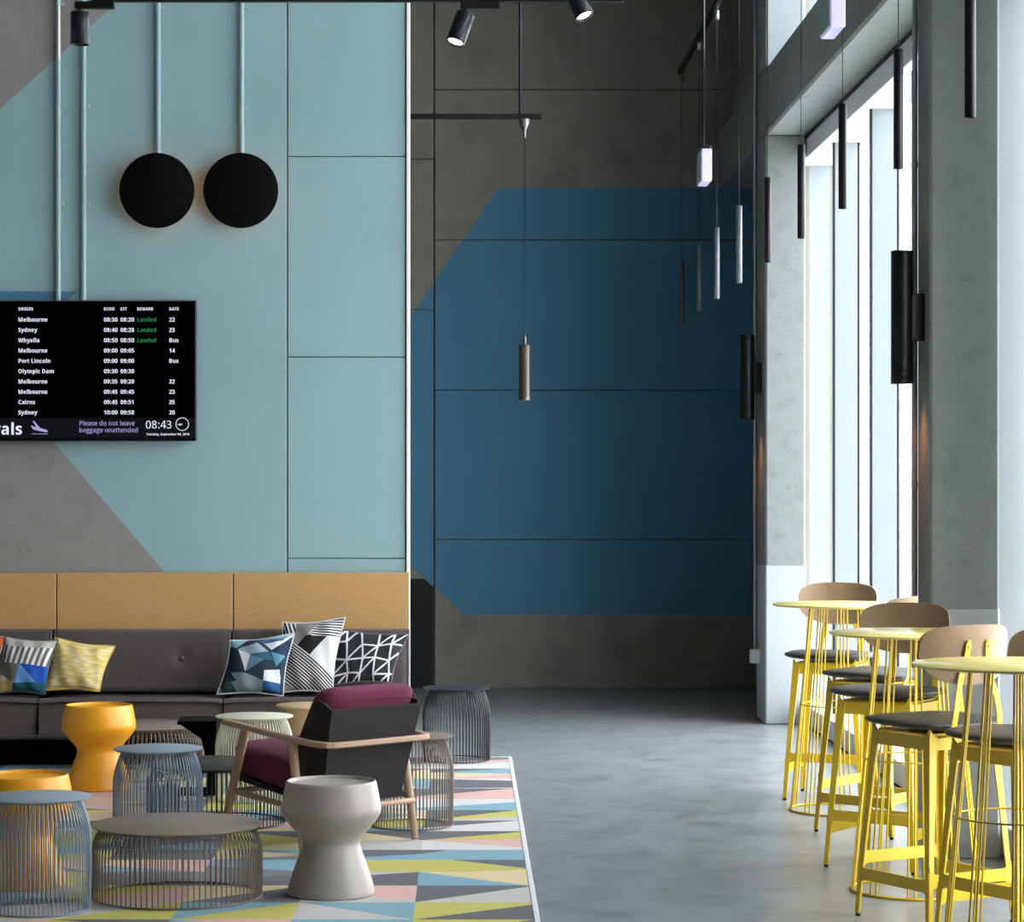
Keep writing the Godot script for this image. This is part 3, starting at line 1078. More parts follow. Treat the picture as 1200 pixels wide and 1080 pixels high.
	quadbar(st, Vector3(e0 + 1.8, 0, 12.0 - d0), Vector3(e1 + 1.8, 0, 12.0 - d1), 0.022, 0.011)
	quadbar(st, Vector3(e1 + 1.8 + 0.02, 0, 12.0 - d1), Vector3(x_left + 1.8, 0, 12.0 - d1), 0.022, 0.011)
	part(st, "binding", M.rug_edge, t)


func quadbar(st: SurfaceTool, a: Vector3, b: Vector3, w: float, h: float) -> void:
	var s := (b - a).normalized().cross(Vector3.UP) * w
	bar(st, [a + s / 2 + Vector3.UP * h / 2, b + s / 2 + Vector3.UP * h / 2], [w], h, [Vector3.UP])


# ------------------------------------------------------------------ lounge tables and stools

# A wire drum table: a round top on a skirt of bent wires that end in a floor ring.
func wire_table(label: String, x: float, d: float, r: float, h: float, n: int, m: Material, top_m: Material, group: String) -> void:
	var t := thing("wire_side_table" if r < 0.3 else "wire_coffee_table", label, "table", P(x, 0.011, d), 0.1, group)
	h -= 0.011
	var st := tool()
	lathe(st, [Vector2(0, h - 0.010), Vector2(r - 0.008, h - 0.010), Vector2(r, h - 0.006), Vector2(r + 0.001, h - 0.002), Vector2(r - 0.002, h), Vector2(0, h)], 72)
	part(st, "tabletop", top_m, t)
	var rt := r - (0.042 if r < 0.3 else 0.036)
	var hb := h * (0.70 if r < 0.3 else 0.70)
	var ring := []
	for k in 64:
		ring.append(Vector3(cos(TAU * k / 64), 0, sin(TAU * k / 64)) * (r - 0.002) + Vector3.UP * 0.004)
	st = tool()
	tube(st, ring, 0.004, 6, true)
	part(st, "floor_ring", m, t)
	ring = []
	for k in 64:
		ring.append(Vector3(cos(TAU * k / 64), 0, sin(TAU * k / 64)) * rt + Vector3.UP * (h - 0.014))
	st = tool()
	tube(st, ring, 0.004, 6, true)
	part(st, "top_ring", m, t)
	var pts := [Vector3(r - 0.002, 0.004, 0), Vector3(r, hb * 0.5, 0)]
	for k in 8:
		var f := k / 7.0
		pts.append(Vector3(lerpf(r, rt, pow(f, 1.9)), lerpf(hb * 0.86, h - 0.012, f), 0))
	st = tool()
	tube(st, pts, 0.0029, 5)
	var wire := st.commit()
	for k in n:
		put(wire, "wire", m, t, Transform3D(Basis(Vector3.UP, TAU * k / n), Vector3.ZERO))


func hourglass(label: String, x: float, d: float, m: Material, group: String) -> void:
	var st := tool()
	var key := [[0.172, 0.0], [0.176, 0.004], [0.174, 0.02], [0.160, 0.070], [0.141, 0.125], [0.124, 0.170], [0.116, 0.198], [0.117, 0.214], [0.130, 0.236], [0.155, 0.264], [0.182, 0.296], [0.197, 0.322], [0.2005, 0.338], [0.199, 0.356], [0.191, 0.402], [0.183, 0.442], [0.180, 0.450], [0.177, 0.454], [0.172, 0.453], [0.168, 0.446], [0.150, 0.440], [0.0, 0.434]]
	var prof := [Vector2(0, 0)]
	for k in key.size() - 1:
		var a := Vector2(key[k][0], key[k][1])
		var b := Vector2(key[k + 1][0], key[k + 1][1])
		var p := Vector2(key[maxi(k - 1, 0)][0], key[maxi(k - 1, 0)][1])
		var q := Vector2(key[mini(k + 2, key.size() - 1)][0], key[mini(k + 2, key.size() - 1)][1])
		for f in 3:
			prof.append(a.cubic_interpolate(b, p, q, f / 3.0))
	prof.append(Vector2(0, 0.434))
	lathe(st, prof, 72)
	solo(st, "hourglass_stool", m, label, "stool", P(x, 0.011, d), group)


func build_lounge_tables() -> void:
	var grp := "round wire tables on the rug"
	wire_table("slate blue wire side table cut by the picture's left edge, nearest of the tables", -1.592, 9.55, 0.203, 0.447, 72, M.wire_blue, M.wire_blue, grp)
	wire_table("slate blue wire side table behind the low taupe table", -1.340, 11.33, 0.203, 0.447, 72, M.wire_blue, M.wire_blue, grp)
	wire_table("low wide taupe wire coffee table in the foreground", -1.089, 9.85, 0.338, 0.301, 92, M.wire_taupe, M.wire_taupe, grp)
	wire_table("dark graphite wire side table alone behind the armchair at the bench end", 0.036, 14.80, 0.200, 0.447, 64, M.wire_graphite, M.wire_graphite, grp)
	wire_table("taupe wire side table half hidden behind the armchair's right rear leg", -0.185, 11.92, 0.198, 0.447, 68, M.wire_taupe, M.wire_taupe, grp)
	wire_table("pale sage wire side table behind the armchair's left arm", -1.026, 12.95, 0.203, 0.447, 68, M.wire_sage, M.wire_sage, grp)
	wire_table("low taupe wire coffee table half hidden behind the yellow hourglass stool", -1.735, 14.0, 0.338, 0.301, 84, M.wire_taupe, M.wire_taupe, grp)
	wire_table("low black wire coffee table between the blue table and the armchair's front leg", -1.137, 12.03, 0.338, 0.301, 88, M.wire_black, M.wire_black, grp)
	hourglass("warm grey glossy hourglass stool in front of the armchair", -0.478, 9.91, M.grey_stool, "hourglass stools")
	hourglass("yellow hourglass stool standing tall before the banquette", -1.905, 13.40, M.yellow_stool, "hourglass stools")
	hourglass("yellow hourglass stool seen behind the wires of the nearest blue table", -1.745, 10.12, M.yellow_stool, "hourglass stools")
	# plywood pedestal table between the banquette and the armchair
	var t := thing("pedestal_table", "small round light wood pedestal table between banquette and armchair", "table", P(-0.775, 0.011, 13.62))
	var st := tool()
	lathe(st, [Vector2(0, 0.421), Vector2(0.176, 0.421), Vector2(0.186, 0.427), Vector2(0.186, 0.433), Vector2(0.184, 0.435), Vector2(0, 0.435)], 56)
	part(st, "tabletop", M.birch, t)
	st = tool()
	lathe(st, [Vector2(0, 0), Vector2(0.15, 0), Vector2(0.152, 0.006), Vector2(0.125, 0.12), Vector2(0.112, 0.25), Vector2(0.118, 0.36), Vector2(0.135, 0.421), Vector2(0, 0.421)], 56)
	part(st, "pedestal", M.birch, t)
	# black slab-legged table behind it
	t = thing("slab_table", "small black side table on one wing-shaped leg behind the low black wire table", "table", P(-1.345, 0.012, 13.2), 0.05)
	st = tool()
	box(st, Vector3(-0.105, 0.375, -0.14), Vector3(0.105, 0.395, 0.14), 0.004)
	part(st, "tabletop", M.matt_black, t)
	st = tool()
	slab(st, poly([-0.09, 0.375, 0.100, 0.375, 0.100, 0.012, 0.055, 0.012, 0.045, 0.20, 0.02, 0.30]), -0.12, 0.12)
	part(st, "wing_leg", M.matt_black, t)
	st = tool()
	box(st, Vector3(-0.10, 0.0, -0.14), Vector3(0.105, 0.014, 0.14), 0.003)
	part(st, "base_plate", M.matt_black, t)


# ------------------------------------------------------------------ armchair

func build_armchair() -> void:
	var t := thing("armchair", "lounge armchair seen from behind, plum cushions in a black felt shell with oak arms", "armchair", P(-0.6176, 0.015, 11.424), deg_to_rad(44.0))
	# oak: one bent rail makes both arms and the rear rail
	var ctl := [Vector3(-0.345, 0.548, -0.245), Vector3(-0.342, 0.53, -0.06), Vector3(-0.337, 0.508, 0.14), Vector3(-0.326, 0.492, 0.30), Vector3(-0.312, 0.486, 0.385), Vector3(-0.285, 0.484, 0.425), Vector3(-0.235, 0.484, 0.437), Vector3(-0.1, 0.484, 0.440)]
	var pts := []
	for c in ctl:
		pts.append(c)
	for k in range(ctl.size() - 1, -1, -1):
		pts.append(Vector3(-ctl[k].x, ctl[k].y, ctl[k].z))
	var fine := []
	for k in pts.size() - 1:
		for f in 3:
			fine.append(pts[k].cubic_interpolate(pts[k + 1], pts[maxi(k - 1, 0)], pts[mini(k + 2, pts.size() - 1)], f / 3.0))
	fine.append(pts[-1])
	var st := tool()
	var wides := []
	for k in fine.size():
		wides.append(0.040 if absf(fine[k].x) > 0.29 else 0.030)
	bar(st, fine, wides, 0.026, [Vector3.UP])
	part(st, "armrest_rail", M.oak, t)
	for s in [-1.0, 1.0]:
		st = tool()
		leg(st, Vector3(s * 0.340, 0.0, -0.275), Vector3(s * 0.340, 0.520, -0.105), 0.017, 0.022)
		part(st, "leg", M.oak, t)
		st = tool()
		leg(st, Vector3(s * 0.340, 0.0, 0.300), Vector3(s * 0.332, 0.495, 0.215), 0.017, 0.022)
		part(st, "leg", M.oak, t)
		st = tool()
		leg(st, Vector3(s * 0.338, 0.235, -0.20), Vector3(s * 0.336, 0.195, 0.265), 0.013, 0.013)
		part(st, "stretcher", M.oak, t)
	for z in [[-0.205, 0.232], [0.300, 0.178]]:
		st = tool()
		leg(st, Vector3(-0.335, z[1], z[0]), Vector3(0.335, z[1], z[0]), 0.013, 0.013)
		part(st, "stretcher", M.oak, t)
	# felt shell: back plate, and two wings folded forward
	var th := 0.014
	st = tool()
	var lo_l := Vector3(-0.24, 0.210, 0.312)
	var lo_r := Vector3(0.24, 0.210, 0.312)
	var hi_l := Vector3(-0.272, 0.635, 0.415)
	var hi_r := Vector3(0.272, 0.635, 0.415)
	plate(st, [lo_l, lo_r, hi_r, hi_l], Vector3(0, 0.2, 1), th)
	part(st, "shell_back", M.felt, t)
	for s in [-1.0, 1.0]:
		st = tool()
		var f := func(v: Vector3) -> Vector3: return Vector3(v.x * s, v.y, v.z)
		plate(st, [f.call(Vector3(0.24, 0.210, 0.312)), f.call(Vector3(0.272, 0.635, 0.415)), f.call(Vector3(0.282, 0.668, 0.372)), f.call(Vector3(0.290, 0.678, 0.340)), f.call(Vector3(0.300, 0.662, 0.312)), f.call(Vector3(0.312, 0.52, 0.245)), f.call(Vector3(0.312, 0.38, 0.215)), f.call(Vector3(0.300, 0.30, 0.205)), f.call(Vector3(0.27, 0.20, 0.19))], Vector3(s, 0, 0.3), th)
		part(st, "shell_wing", M.felt, t)
	st = tool()
	plate(st, [Vector3(-0.29, 0.285, -0.275), Vector3(0.29, 0.285, -0.275), Vector3(0.275, 0.205, 0.31), Vector3(-0.275, 0.205, 0.31)], Vector3(0, -1, 0), 0.02)
	part(st, "shell_seat", M.felt, t)
	st = tool()
	pad(st, 0.585, 0.56, 0.16, 9.0, 5.0, 64, 16, func(p: Vector3) -> Vector3: return Vector3(p.x, 0.345 + p.y - (p.z - 0.0) * 0.12 + 0.012 * (1.0 - pow(p.x / 0.3, 2.0)) * signf(p.y), p.z - 0.005))
	part(st, "seat_cushion", M.plum, t)
	# back cushion leaning in the shell, its top rolled over the rim
	st = tool()
	var lean := Transform3D(Basis(Vector3.RIGHT, 0.235), Vector3(0, 0.535, 0.275))
	pad(st, 0.555, 0.42, 0.15, 7.0, 3.2, 64, 18, func(p: Vector3) -> Vector3:
		var q := Vector3(p.x, -p.z, p.y)
		if q.y > 0.06:
			q.z += pow((q.y - 0.06) / 0.15, 2.0) * 0.045
		return lean * q)
	part(st, "back_cushion", M.plum, t)
	st = tool()
	var seam := []
	for k in 17:
		var u := -1.0 + k / 8.0
		seam.append(lean * Vector3(u * 0.262, 0.165 - 0.02 * pow(absf(u), 6.0), 0.087))
	tube(st, seam, 0.0025, 6)
	part(st, "seam", M.plum, t)


func leg(st: SurfaceTool, a: Vector3, b: Vector3, ra: float, rb: float) -> void:
	var t := (b - a).normalized()
	var side := t.cross(Vector3.FORWARD)
	if side.length() < 0.05:
		side = t.cross(Vector3.UP)
	side = side.normalized()
	var bs := Basis(side, t, side.cross(t))
	var l := (b - a).length()
	lathe(st, [Vector2(0, 0), Vector2(ra * 0.85, 0), Vector2(ra, 0.004), Vector2(lerpf(ra, rb, 0.5) * 1.06, l * 0.5), Vector2(rb, l - 0.003), Vector2(rb * 0.9, l), Vector2(0, l)], 20, Transform3D(bs, a))


# A plate of even thickness through a ring of points that lie nearly in a plane.
func plate(st: SurfaceTool, ring: Array, out: Vector3, th: float) -> void:
	var c := Vector3.ZERO
	for p in ring:
		c += p
	c /= ring.size()
	var n := Vector3.ZERO
	for k in ring.size():
		n += (ring[k] - c).cross(ring[(k + 1) % ring.size()] - c)
	n = n.normalized()
	if n.dot(out) < 0.0:
		n = -n
	var b := n * th
	for k in ring.size():
		var e := (k + 1) % ring.size()
		var p: Vector3 = ring[k]
		var q: Vector3 = ring[e]
		tri(st, c, p, q, n)
		tri(st, c - b, p - b, q - b, -n)
		quad(st, p, q, q - b, p - b, (p + q) / 2.0 - c)


# ------------------------------------------------------------------ bar tables and bar stools

func high_table(label: String, x: float, d: float) -> void:
	var t := thing("bar_table", label, "table", P(x, 0, d), 0.06, "yellow bar tables by the windows")
	var h := 1.05
	var st := tool()
	lathe(st, [Vector2(0, h - 0.012), Vector2(0.342, h - 0.012), Vector2(0.350, h - 0.008), Vector2(0.352, h - 0.003), Vector2(0.349, h), Vector2(0, h)], 80)
	part(st, "tabletop", M.table_yellow, t)
	for q in [[0.262, 0.006, 0.006, "base_ring"], [0.163, h - 0.018, 0.005, "top_ring"], [0.212, 0.54, 0.0035, "middle_ring"]]:
		var ring := []
		for k in 72:
			ring.append(Vector3(cos(TAU * k / 72) * q[0], q[1], sin(TAU * k / 72) * q[0]))
		st = tool()
		tube(st, ring, q[2], 8, true)
		part(st, q[3], M.yellow_metal, t)
	st = tool()
	tube(st, [Vector3(0.262, 0.006, 0), Vector3(0.236, 0.27, 0), Vector3(0.2095, 0.54, 0), Vector3(0.186, 0.79, 0), Vector3(0.163, h - 0.014, 0)], 0.0042, 6)
	var wire := st.commit()
	for k in 10:
		for o in [-0.055, 0.055]:
			put(wire, "wire", M.yellow_metal, t, Transform3D(Basis(Vector3.UP, TAU * k / 10 + o), Vector3.ZERO))


func blade(st: SurfaceTool, a: Vector3, b: Vector3, h: float, th: float, arch := 0.0) -> void:
	# flat steel rail between two legs, flaring into them with rounded inner corners
	var along := (b - a)
	var l := along.length()
	var ux := along.normalized()
	var uz := ux.cross(Vector3.UP).normalized()
	var x := Transform3D(Basis(ux, Vector3.UP, uz), a)
	var top := []
	var bot := []
	for k in 25:
		var f := k / 24.0
		var e := minf(f, 1.0 - f) * l
		var fl := pow(clampf(1.0 - e / 0.035, 0, 1), 2.0) * 0.028
		var mid := arch * 4.0 * f * (1.0 - f)
		top.append(Vector2(f * l, mid + h / 2 + fl))
		bot.append(Vector2(f * l, mid - h / 2 - fl))
	bot.reverse()
	slab(st, PackedVector2Array(top + bot), -th / 2, th / 2, x)


var stool_proto: Node3D

func make_stool(label: String) -> Node3D:
	var t := thing("bar_stool", label, "bar stool", Vector3.ZERO, 0.0, "bar stools at the yellow tables")
	var st: SurfaceTool
	var foot := {}
	var head := {}
	for sx in [-1.0, 1.0]:
		for sz in [-1.0, 1.0]:
			var f := Vector3(sx * 0.208, 0.012, sz * 0.212)
			var h := Vector3(sx * 0.164, 0.715, sz * 0.164)
			foot[[sx, sz]] = f
			head[[sx, sz]] = h
			st = tool()
			# an angle section: two flat faces meeting at the outer corner
			var pts := []
			for k in 7:
				pts.append(f.lerp(h, k / 6.0))
			var wa := []
			for k in 7:
				wa.append(lerpf(0.022, 0.040, pow(k / 6.0, 1.5)))
			var pa := []
			var pb := []
			for k in 7:
				pa.append(pts[k] + Vector3(-sx * (wa[k] / 2.0 - 0.004), 0, 0))
				pb.append(pts[k] + Vector3(0, 0, -sz * (wa[k] / 2.0 - 0.004)))
			bar(st, pa, wa, 0.008, [Vector3(0, 0, 1)])
			bar(st, pb, wa, 0.008, [Vector3(1, 0, 0)])
			var lg := part(st, "leg", M.yellow_metal, t)
			st = tool()
			cyl(st, 0.010, 0.0, 0.014, 12, 0.002, Transform3D(Basis.IDENTITY, Vector3(f.x - sx * 0.006, 0, f.z - sz * 0.006)))
			part(st, "foot_glide", M.black_metal, lg)
	# aprons under the seat and the foot rails
	for s in [-1.0, 1.0]:
		st = tool()
		blade(st, head[[s, -1.0]] + Vector3(0, -0.028, 0), head[[s, 1.0]] + Vector3(0, -0.028, 0), 0.050, 0.008)
		part(st, "seat_rail", M.yellow_metal, t)
		st = tool()
		blade(st, head[[-1.0, s]] + Vector3(0, -0.028, 0), head[[1.0, s]] + Vector3(0, -0.028, 0), 0.050, 0.008)
		part(st, "seat_rail", M.yellow_metal, t)
		var lo := 0.165
		st = tool()
		var f0: float = (lo - 0.012) / 0.703
		blade(st, foot[[s, -1.0]].lerp(head[[s, -1.0]], f0), foot[[s, 1.0]].lerp(head[[s, 1.0]], f0), 0.046, 0.008)
		part(st, "foot_rail", M.yellow_metal, t)
		st = tool()
		var f1: float = ((0.225 if s < 0.0 else 0.185) - 0.012) / 0.703
		blade(st, foot[[-1.0, s]].lerp(head[[-1.0, s]], f1), foot[[1.0, s]].lerp(head[[1.0, s]], f1), 0.046, 0.008)
		part(st, "foot_rail", M.yellow_metal, t)
	st = tool()
	box(st, Vector3(-0.15, 0.712, -0.15), Vector3(0.15, 0.722, 0.15), 0.002)
	part(st, "seat_plate", M.yellow_metal, t)
	# upholstered seat: thin at the rim, dished, turned up at the sides and front
	st = tool()
	pad(st, 0.47, 0.44, 0.052, 3.2, 2.3, 56, 14, func(p: Vector3) -> Vector3: return Vector3(p.x, 0.748 + p.y + 0.10 * p.x * p.x * 1.2 + 0.004 - 0.08 * p.z * absf(p.z) * 0.6, p.z - 0.005))
	part(st, "seat", M.seat_black, t)
	# moulded plywood back
	var zb := 0.222
	var lean := 0.14
	var grid_f := []
	var grid_b := []
	var ring := []
	var nn := 48
	for i in 9:
		var rr := i / 8.0
		var rf := []
		var rb := []
		for j in nn:
			var a := TAU * j / nn
			var e := 4.6 if a < PI else 2.7
			var cx := signf(cos(a)) * pow(absf(cos(a)), 2.0 / e)
			var cy := signf(sin(a)) * pow(absf(sin(a)), 2.0 / e)
			if cy < 0.0:
				cx *= 1.0 - 0.13 * absf(cy)
			var px := cx * 0.212 * rr
			var py := cy * 0.107 * rr
			if cy > 0.0:
				py += 0.010 * (1.0 - pow(px / 0.212, 2.0)) * rr
			var zz := zb + lean * py - 0.075 * pow(absf(px) / 0.212, 2.0)
			rf.append(Vector3(px, 1.012 + py, zz))
			rb.append(Vector3(px, 1.012 + py, zz + 0.012))
		grid_f.append(rf)
		grid_b.append(rb)
	st = tool()
	surface(st, grid_f, true, [], Vector3(0, 1.012, 4.0))
	surface(st, grid_b, true, [], Vector3(0, 1.012, -4.0))
	for j in nn:
		var q := (j + 1) % nn
		quad(st, grid_f[8][j], grid_f[8][q], grid_b[8][q], grid_b[8][j], (grid_f[8][j] + grid_f[8][q]) / 2.0 - Vector3(0, 1.012, zb))
	part(st, "backrest", M.ply_back, t)
	for s in [-1.0, 1.0]:
		st = tool()
		var ctl := [Vector3(s * 0.112, 0.708, 0.13), Vector3(s * 0.112, 0.712, 0.19), Vector3(s * 0.111, 0.730, 0.226), Vector3(s * 0.106, 0.79, 0.240), Vector3(s * 0.090, 0.87, 0.237), Vector3(s * 0.066, 0.945, 0.228), Vector3(s * 0.051, 1.01, 0.2385), Vector3(s * 0.046, 1.072, 0.2475)]
		var pts := []
		for k in ctl.size() - 1:
			for f in 3:
				pts.append(ctl[k].cubic_interpolate(ctl[k + 1], ctl[maxi(k - 1, 0)], ctl[mini(k + 2, ctl.size() - 1)], f / 3.0))
		pts.append(ctl[-1])
		var ups := []
		var ws := []
		for k in pts.size():
			ups.append(Vector3(0, 1, 0.0).lerp(Vector3(0, 0, 1), clampf(k / 7.0, 0, 1)))
			ws.append(0.026 if k < pts.size() - 1 else 0.014)
		bar(st, pts, ws, 0.006, ups)
		var strap := part(st, "back_strap", M.yellow_metal, t)
		for y in [0.955, 1.048]:
			st = tool()
			var xx: float = s * (0.0635 if y < 1.0 else 0.0475)
			cyl(st, 0.005, 0, 0.004, 10, 0.001, Transform3D(Basis(Vector3.RIGHT, PI / 2), Vector3(xx, y, 0.231 if y < 1.0 else 0.246)))
			part(st, "bolt", M.steel, strap)
	return t


func place_stool(label: String, x: float, d: float, fx: float, fd: float) -> void:
	# (fx, fd) is the way the sitter faces
	var t: Node3D
	if stool_proto == null:
		stool_proto = make_stool(label)
		t = stool_proto
	else:
		t = stool_proto.duplicate()
		t.name = numbered("bar_stool")
		add_child(t)
		t.set_meta("label", label)
	t.position = P(x, 0, d)
	t.rotation.y = atan2(-fx, fd)


func build_high_tables() -> void:
	high_table("yellow wire bar table farthest back, before the white column foot", 1.986, 12.55)
	high_table("yellow wire bar table in the middle of the row", 1.89, 10.05)
	high_table("yellow wire bar table nearest, cut by the picture's right edge", 1.892, 8.24)
	place_stool("yellow bar stool beyond the farthest bar table, facing us", 2.015, 13.10, -0.36, -0.93)
	place_stool("yellow bar stool between the farthest and middle tables, its back mostly hidden, facing away", 2.03, 11.80, -0.75, 0.66)
	place_stool("yellow bar stool beyond the middle bar table, its plywood back behind that tabletop", 1.905, 10.74, -0.56, -0.82)
	place_stool("yellow bar stool seen from behind with two bolted straps on its pale back", 1.835, 9.38, -0.49, 0.87)
	place_stool("yellow bar stool at the right edge, seat behind the nearest table's wires", 2.03, 8.84, -0.85, -0.52)


# ------------------------------------------------------------------ screen

func words(s: String, x: float, y: float, cap: float, m: Material, parent: Node3D, bold := true, right_align := false) -> void:
	# x, y from the screen's middle in metres; y is the baseline
	var tm := TextMesh.new()
	var f := SystemFont.new()
	f.font_names = PackedStringArray(["Droid Sans"])
	f.font_weight = 700 if bold else 400
	tm.font = f
	tm.text = s
	tm.font_size = 48
	tm.pixel_size = cap / 34.3
	tm.depth = 0.0006
	tm.curve_step = 2.0
	tm.horizontal_alignment = HORIZONTAL_ALIGNMENT_RIGHT if right_align else HORIZONTAL_ALIGNMENT_LEFT
	tm.vertical_alignment = VERTICAL_ALIGNMENT_BOTTOM
	put(tm, "lettering", m, parent, Transform3D(Basis.IDENTITY, Vector3(x, y - cap * 0.33, 0.0008)))


func build_screen() -> void:
	var t := thing("departure_screen", "wide black flat screen listing arrivals on the pale blue wall", "screen", P(-2.31, 2.352, 15.09))
	var st := tool()
	box(st, Vector3(-0.7615, -0.4285, -0.035), Vector3(0.7615, 0.4285, 0.018), 0.004)
	part(st, "casing", M.black_gloss, t)
	st = tool()
	box(st, Vector3(-0.752, -0.414, 0.010), Vector3(0.752, 0.420, 0.0195), 0.001)
	var face := part(st, "display", M.screen, t)
	st = tool()
	box(st, Vector3(-0.750, -0.412, 0.0185), Vector3(0.750, -0.288, 0.0199), 0.0)
	part(st, "display_bar", M.screen_bar, face)
	st = tool()
	box(st, Vector3(-0.762, 0.423, 0.012), Vector3(0.762, 0.4287, 0.0195), 0.001)
	part(st, "bezel", M.steel, t)
	st = tool()
	box(st, Vector3(-0.3, -0.06, -0.08), Vector3(0.3, 0.06, -0.034), 0.003)
	part(st, "bracket", M.black_metal, t)
	var holder := face
	var k := 1.0 / 192.7
	var X := func(px: float) -> float: return (px - 82.9) * k
	var Y := func(py: float) -> float: return (434.0 - py) * k
	var base := Node3D.new()
	base.name = "screen_text"
	t.add_child(base)
	base.position.z = 0.0199
	for h in [["ORIGIN", 20.5], ["ECHO", 121], ["EST", 140.5], ["REMARK", 160], ["GATE", 197.5]]:
		words(h[0], X.call(h[1]), Y.call(363.5), 0.018, M.text_white, base)
	var rows := [["Melbourne", "08:30", "08:20", "Landed", "22"], ["Sydney", "08:40", "08:28", "Landed", "23"], ["Whyalla", "08:50", "08:50", "Landed", "Bus"], ["Melbourne", "09:00", "09:05", "", "14"], ["Port Lincoln", "09:00", "09:00", "", "Bus"], ["Olympic Dam", "09:30", "09:30", "", ""], ["Melbourne", "09:35", "09:20", "", "22"], ["Melbourne", "09:45", "09:45", "", "23"], ["Cairns", "09:45", "09:51", "", "25"], ["Sydney", "10:00", "09:58", "", "20"]]
	for i in rows.size():
		var y := 376.7 + i * 12.1
		var xs := [20.5, 121.0, 140.5, 160.0, 197.5]
		for j in 5:
			if rows[i][j] != "":
				words(rows[i][j], X.call(xs[j]), Y.call(y), 0.0245, M.text_green if j == 3 else M.text_white, base)
	words("Arrivals", X.call(26.0), Y.call(509.5), 0.070, M.text_white, base, true, true)
	words("Please do not leave", X.call(92), Y.call(498.5), 0.028, M.text_lilac, base, false)
	words("baggage unattended", X.call(92), Y.call(506.5), 0.028, M.text_lilac, base, false)
	words("08:43", X.call(170), Y.call(502.0), 0.047, M.text_white, base, false)
	words("Tuesday, September 04, 2018", X.call(171), Y.call(510.0), 0.0135, M.text_white, base)
	# landing plane sign and clock
	st = tool()
	var pl := poly([35.8, 499.0, 36.8, 498.2, 38.4, 499.6, 42.0, 500.4, 37.6, 493.2, 39.2, 493.0, 46.6, 501.6, 52.2, 503.0, 55.0, 504.4, 55.6, 505.8, 53.6, 506.4, 45.0, 504.8, 38.0, 502.8])
	var flip := PackedVector2Array()
	for p in pl:
		flip.append(Vector2(X.call(p.x), Y.call(p.y)))
	slab(st, flip, 0.0003, 0.0012)
	box(st, Vector3(X.call(36.5), Y.call(508.6), 0.0003), Vector3(X.call(55.5), Y.call(508.0), 0.0012), 0.0)
	part(st, "landing_sign", M.text_lilac, base)
	st = tool()
	var ring := []
	for i in 40:
		ring.append(Vector3(X.call(213.2) + 0.0385 * cos(TAU * i / 40), Y.call(496.8) + 0.0385 * sin(TAU * i / 40), 0.001))
	tube(st, ring, 0.0022, 6, true)
	tube(st, [Vector3(X.call(213.2), Y.call(496.8), 0.001), Vector3(X.call(207.5), Y.call(497.2), 0.001)], 0.0022, 6)
	tube(st, [Vector3(X.call(213.2), Y.call(496.8), 0.001), Vector3(X.call(209.8), Y.call(498.3), 0.001)], 0.0022, 6)
	part(st, "clock_dial", M.text_white, base)


# ------------------------------------------------------------------ lamps

func omni(at: Vector3, c: Color, e: float, size: float, parent: Node3D) -> void:
	var l := OmniLight3D.new()
	l.name = "lamp_light"
	l.position = at
	l.light_color = c
	l.light_energy = e
	l.light_size = size
	l.omni_range = 30.0
	l.omni_attenuation = 2.0
	l.shadow_enabled = true
	parent.add_child(l, true)


func spot(x: Transform3D, c: Color, e: float, angle: float, parent: Node3D) -> void:
	var l := SpotLight3D.new()
	l.name = "lamp_beam"
	l.transform = x
	l.light_color = c
	l.light_energy = e
	l.light_size = 0.03
	l.spot_range = 30.0
	l.spot_angle = angle
	l.spot_attenuation = 2.0
	l.shadow_enabled = true
	parent.add_child(l, true)


func tube_pendant(label: String, x: float, y_low: float, d: float, r: float, l: float, y_top: float, m: Material, group: String, canopy: bool) -> void:
	var t := thing("pendant_lamp", label, "pendant lamp", P(x, y_low, d), 0.0, group)
	var st := tool()
	lathe(st, [Vector2(r * 0.72, 0.012), Vector2(r * 0.80, 0.0), Vector2(r - 0.001, 0.0), Vector2(r, 0.002), Vector2(r, l - 0.002), Vector2(r - 0.002, l), Vector2(0.004, l + 0.001), Vector2(0, l + 0.001)], 28)
	part(st, "shade", m, t)
	st = tool()
	lathe(st, [Vector2(0, 0.010), Vector2(r * 0.74, 0.010), Vector2(r * 0.74, 0.013), Vector2(0, 0.013)], 20)
	part(st, "lens", M.spot_grey, t)
	st = tool()
	tube(st, [Vector3(0, l, 0), Vector3(0, y_top - y_low - 0.04, 0)], 0.0022, 6)
	part(st, "cable", M.black_metal, t)
	if canopy:
		st = tool()
		cyl(st, 0.018, y_top - y_low - 0.07, y_top - y_low, 18, 0.004)
		part(st, "canopy", M.steel, t)


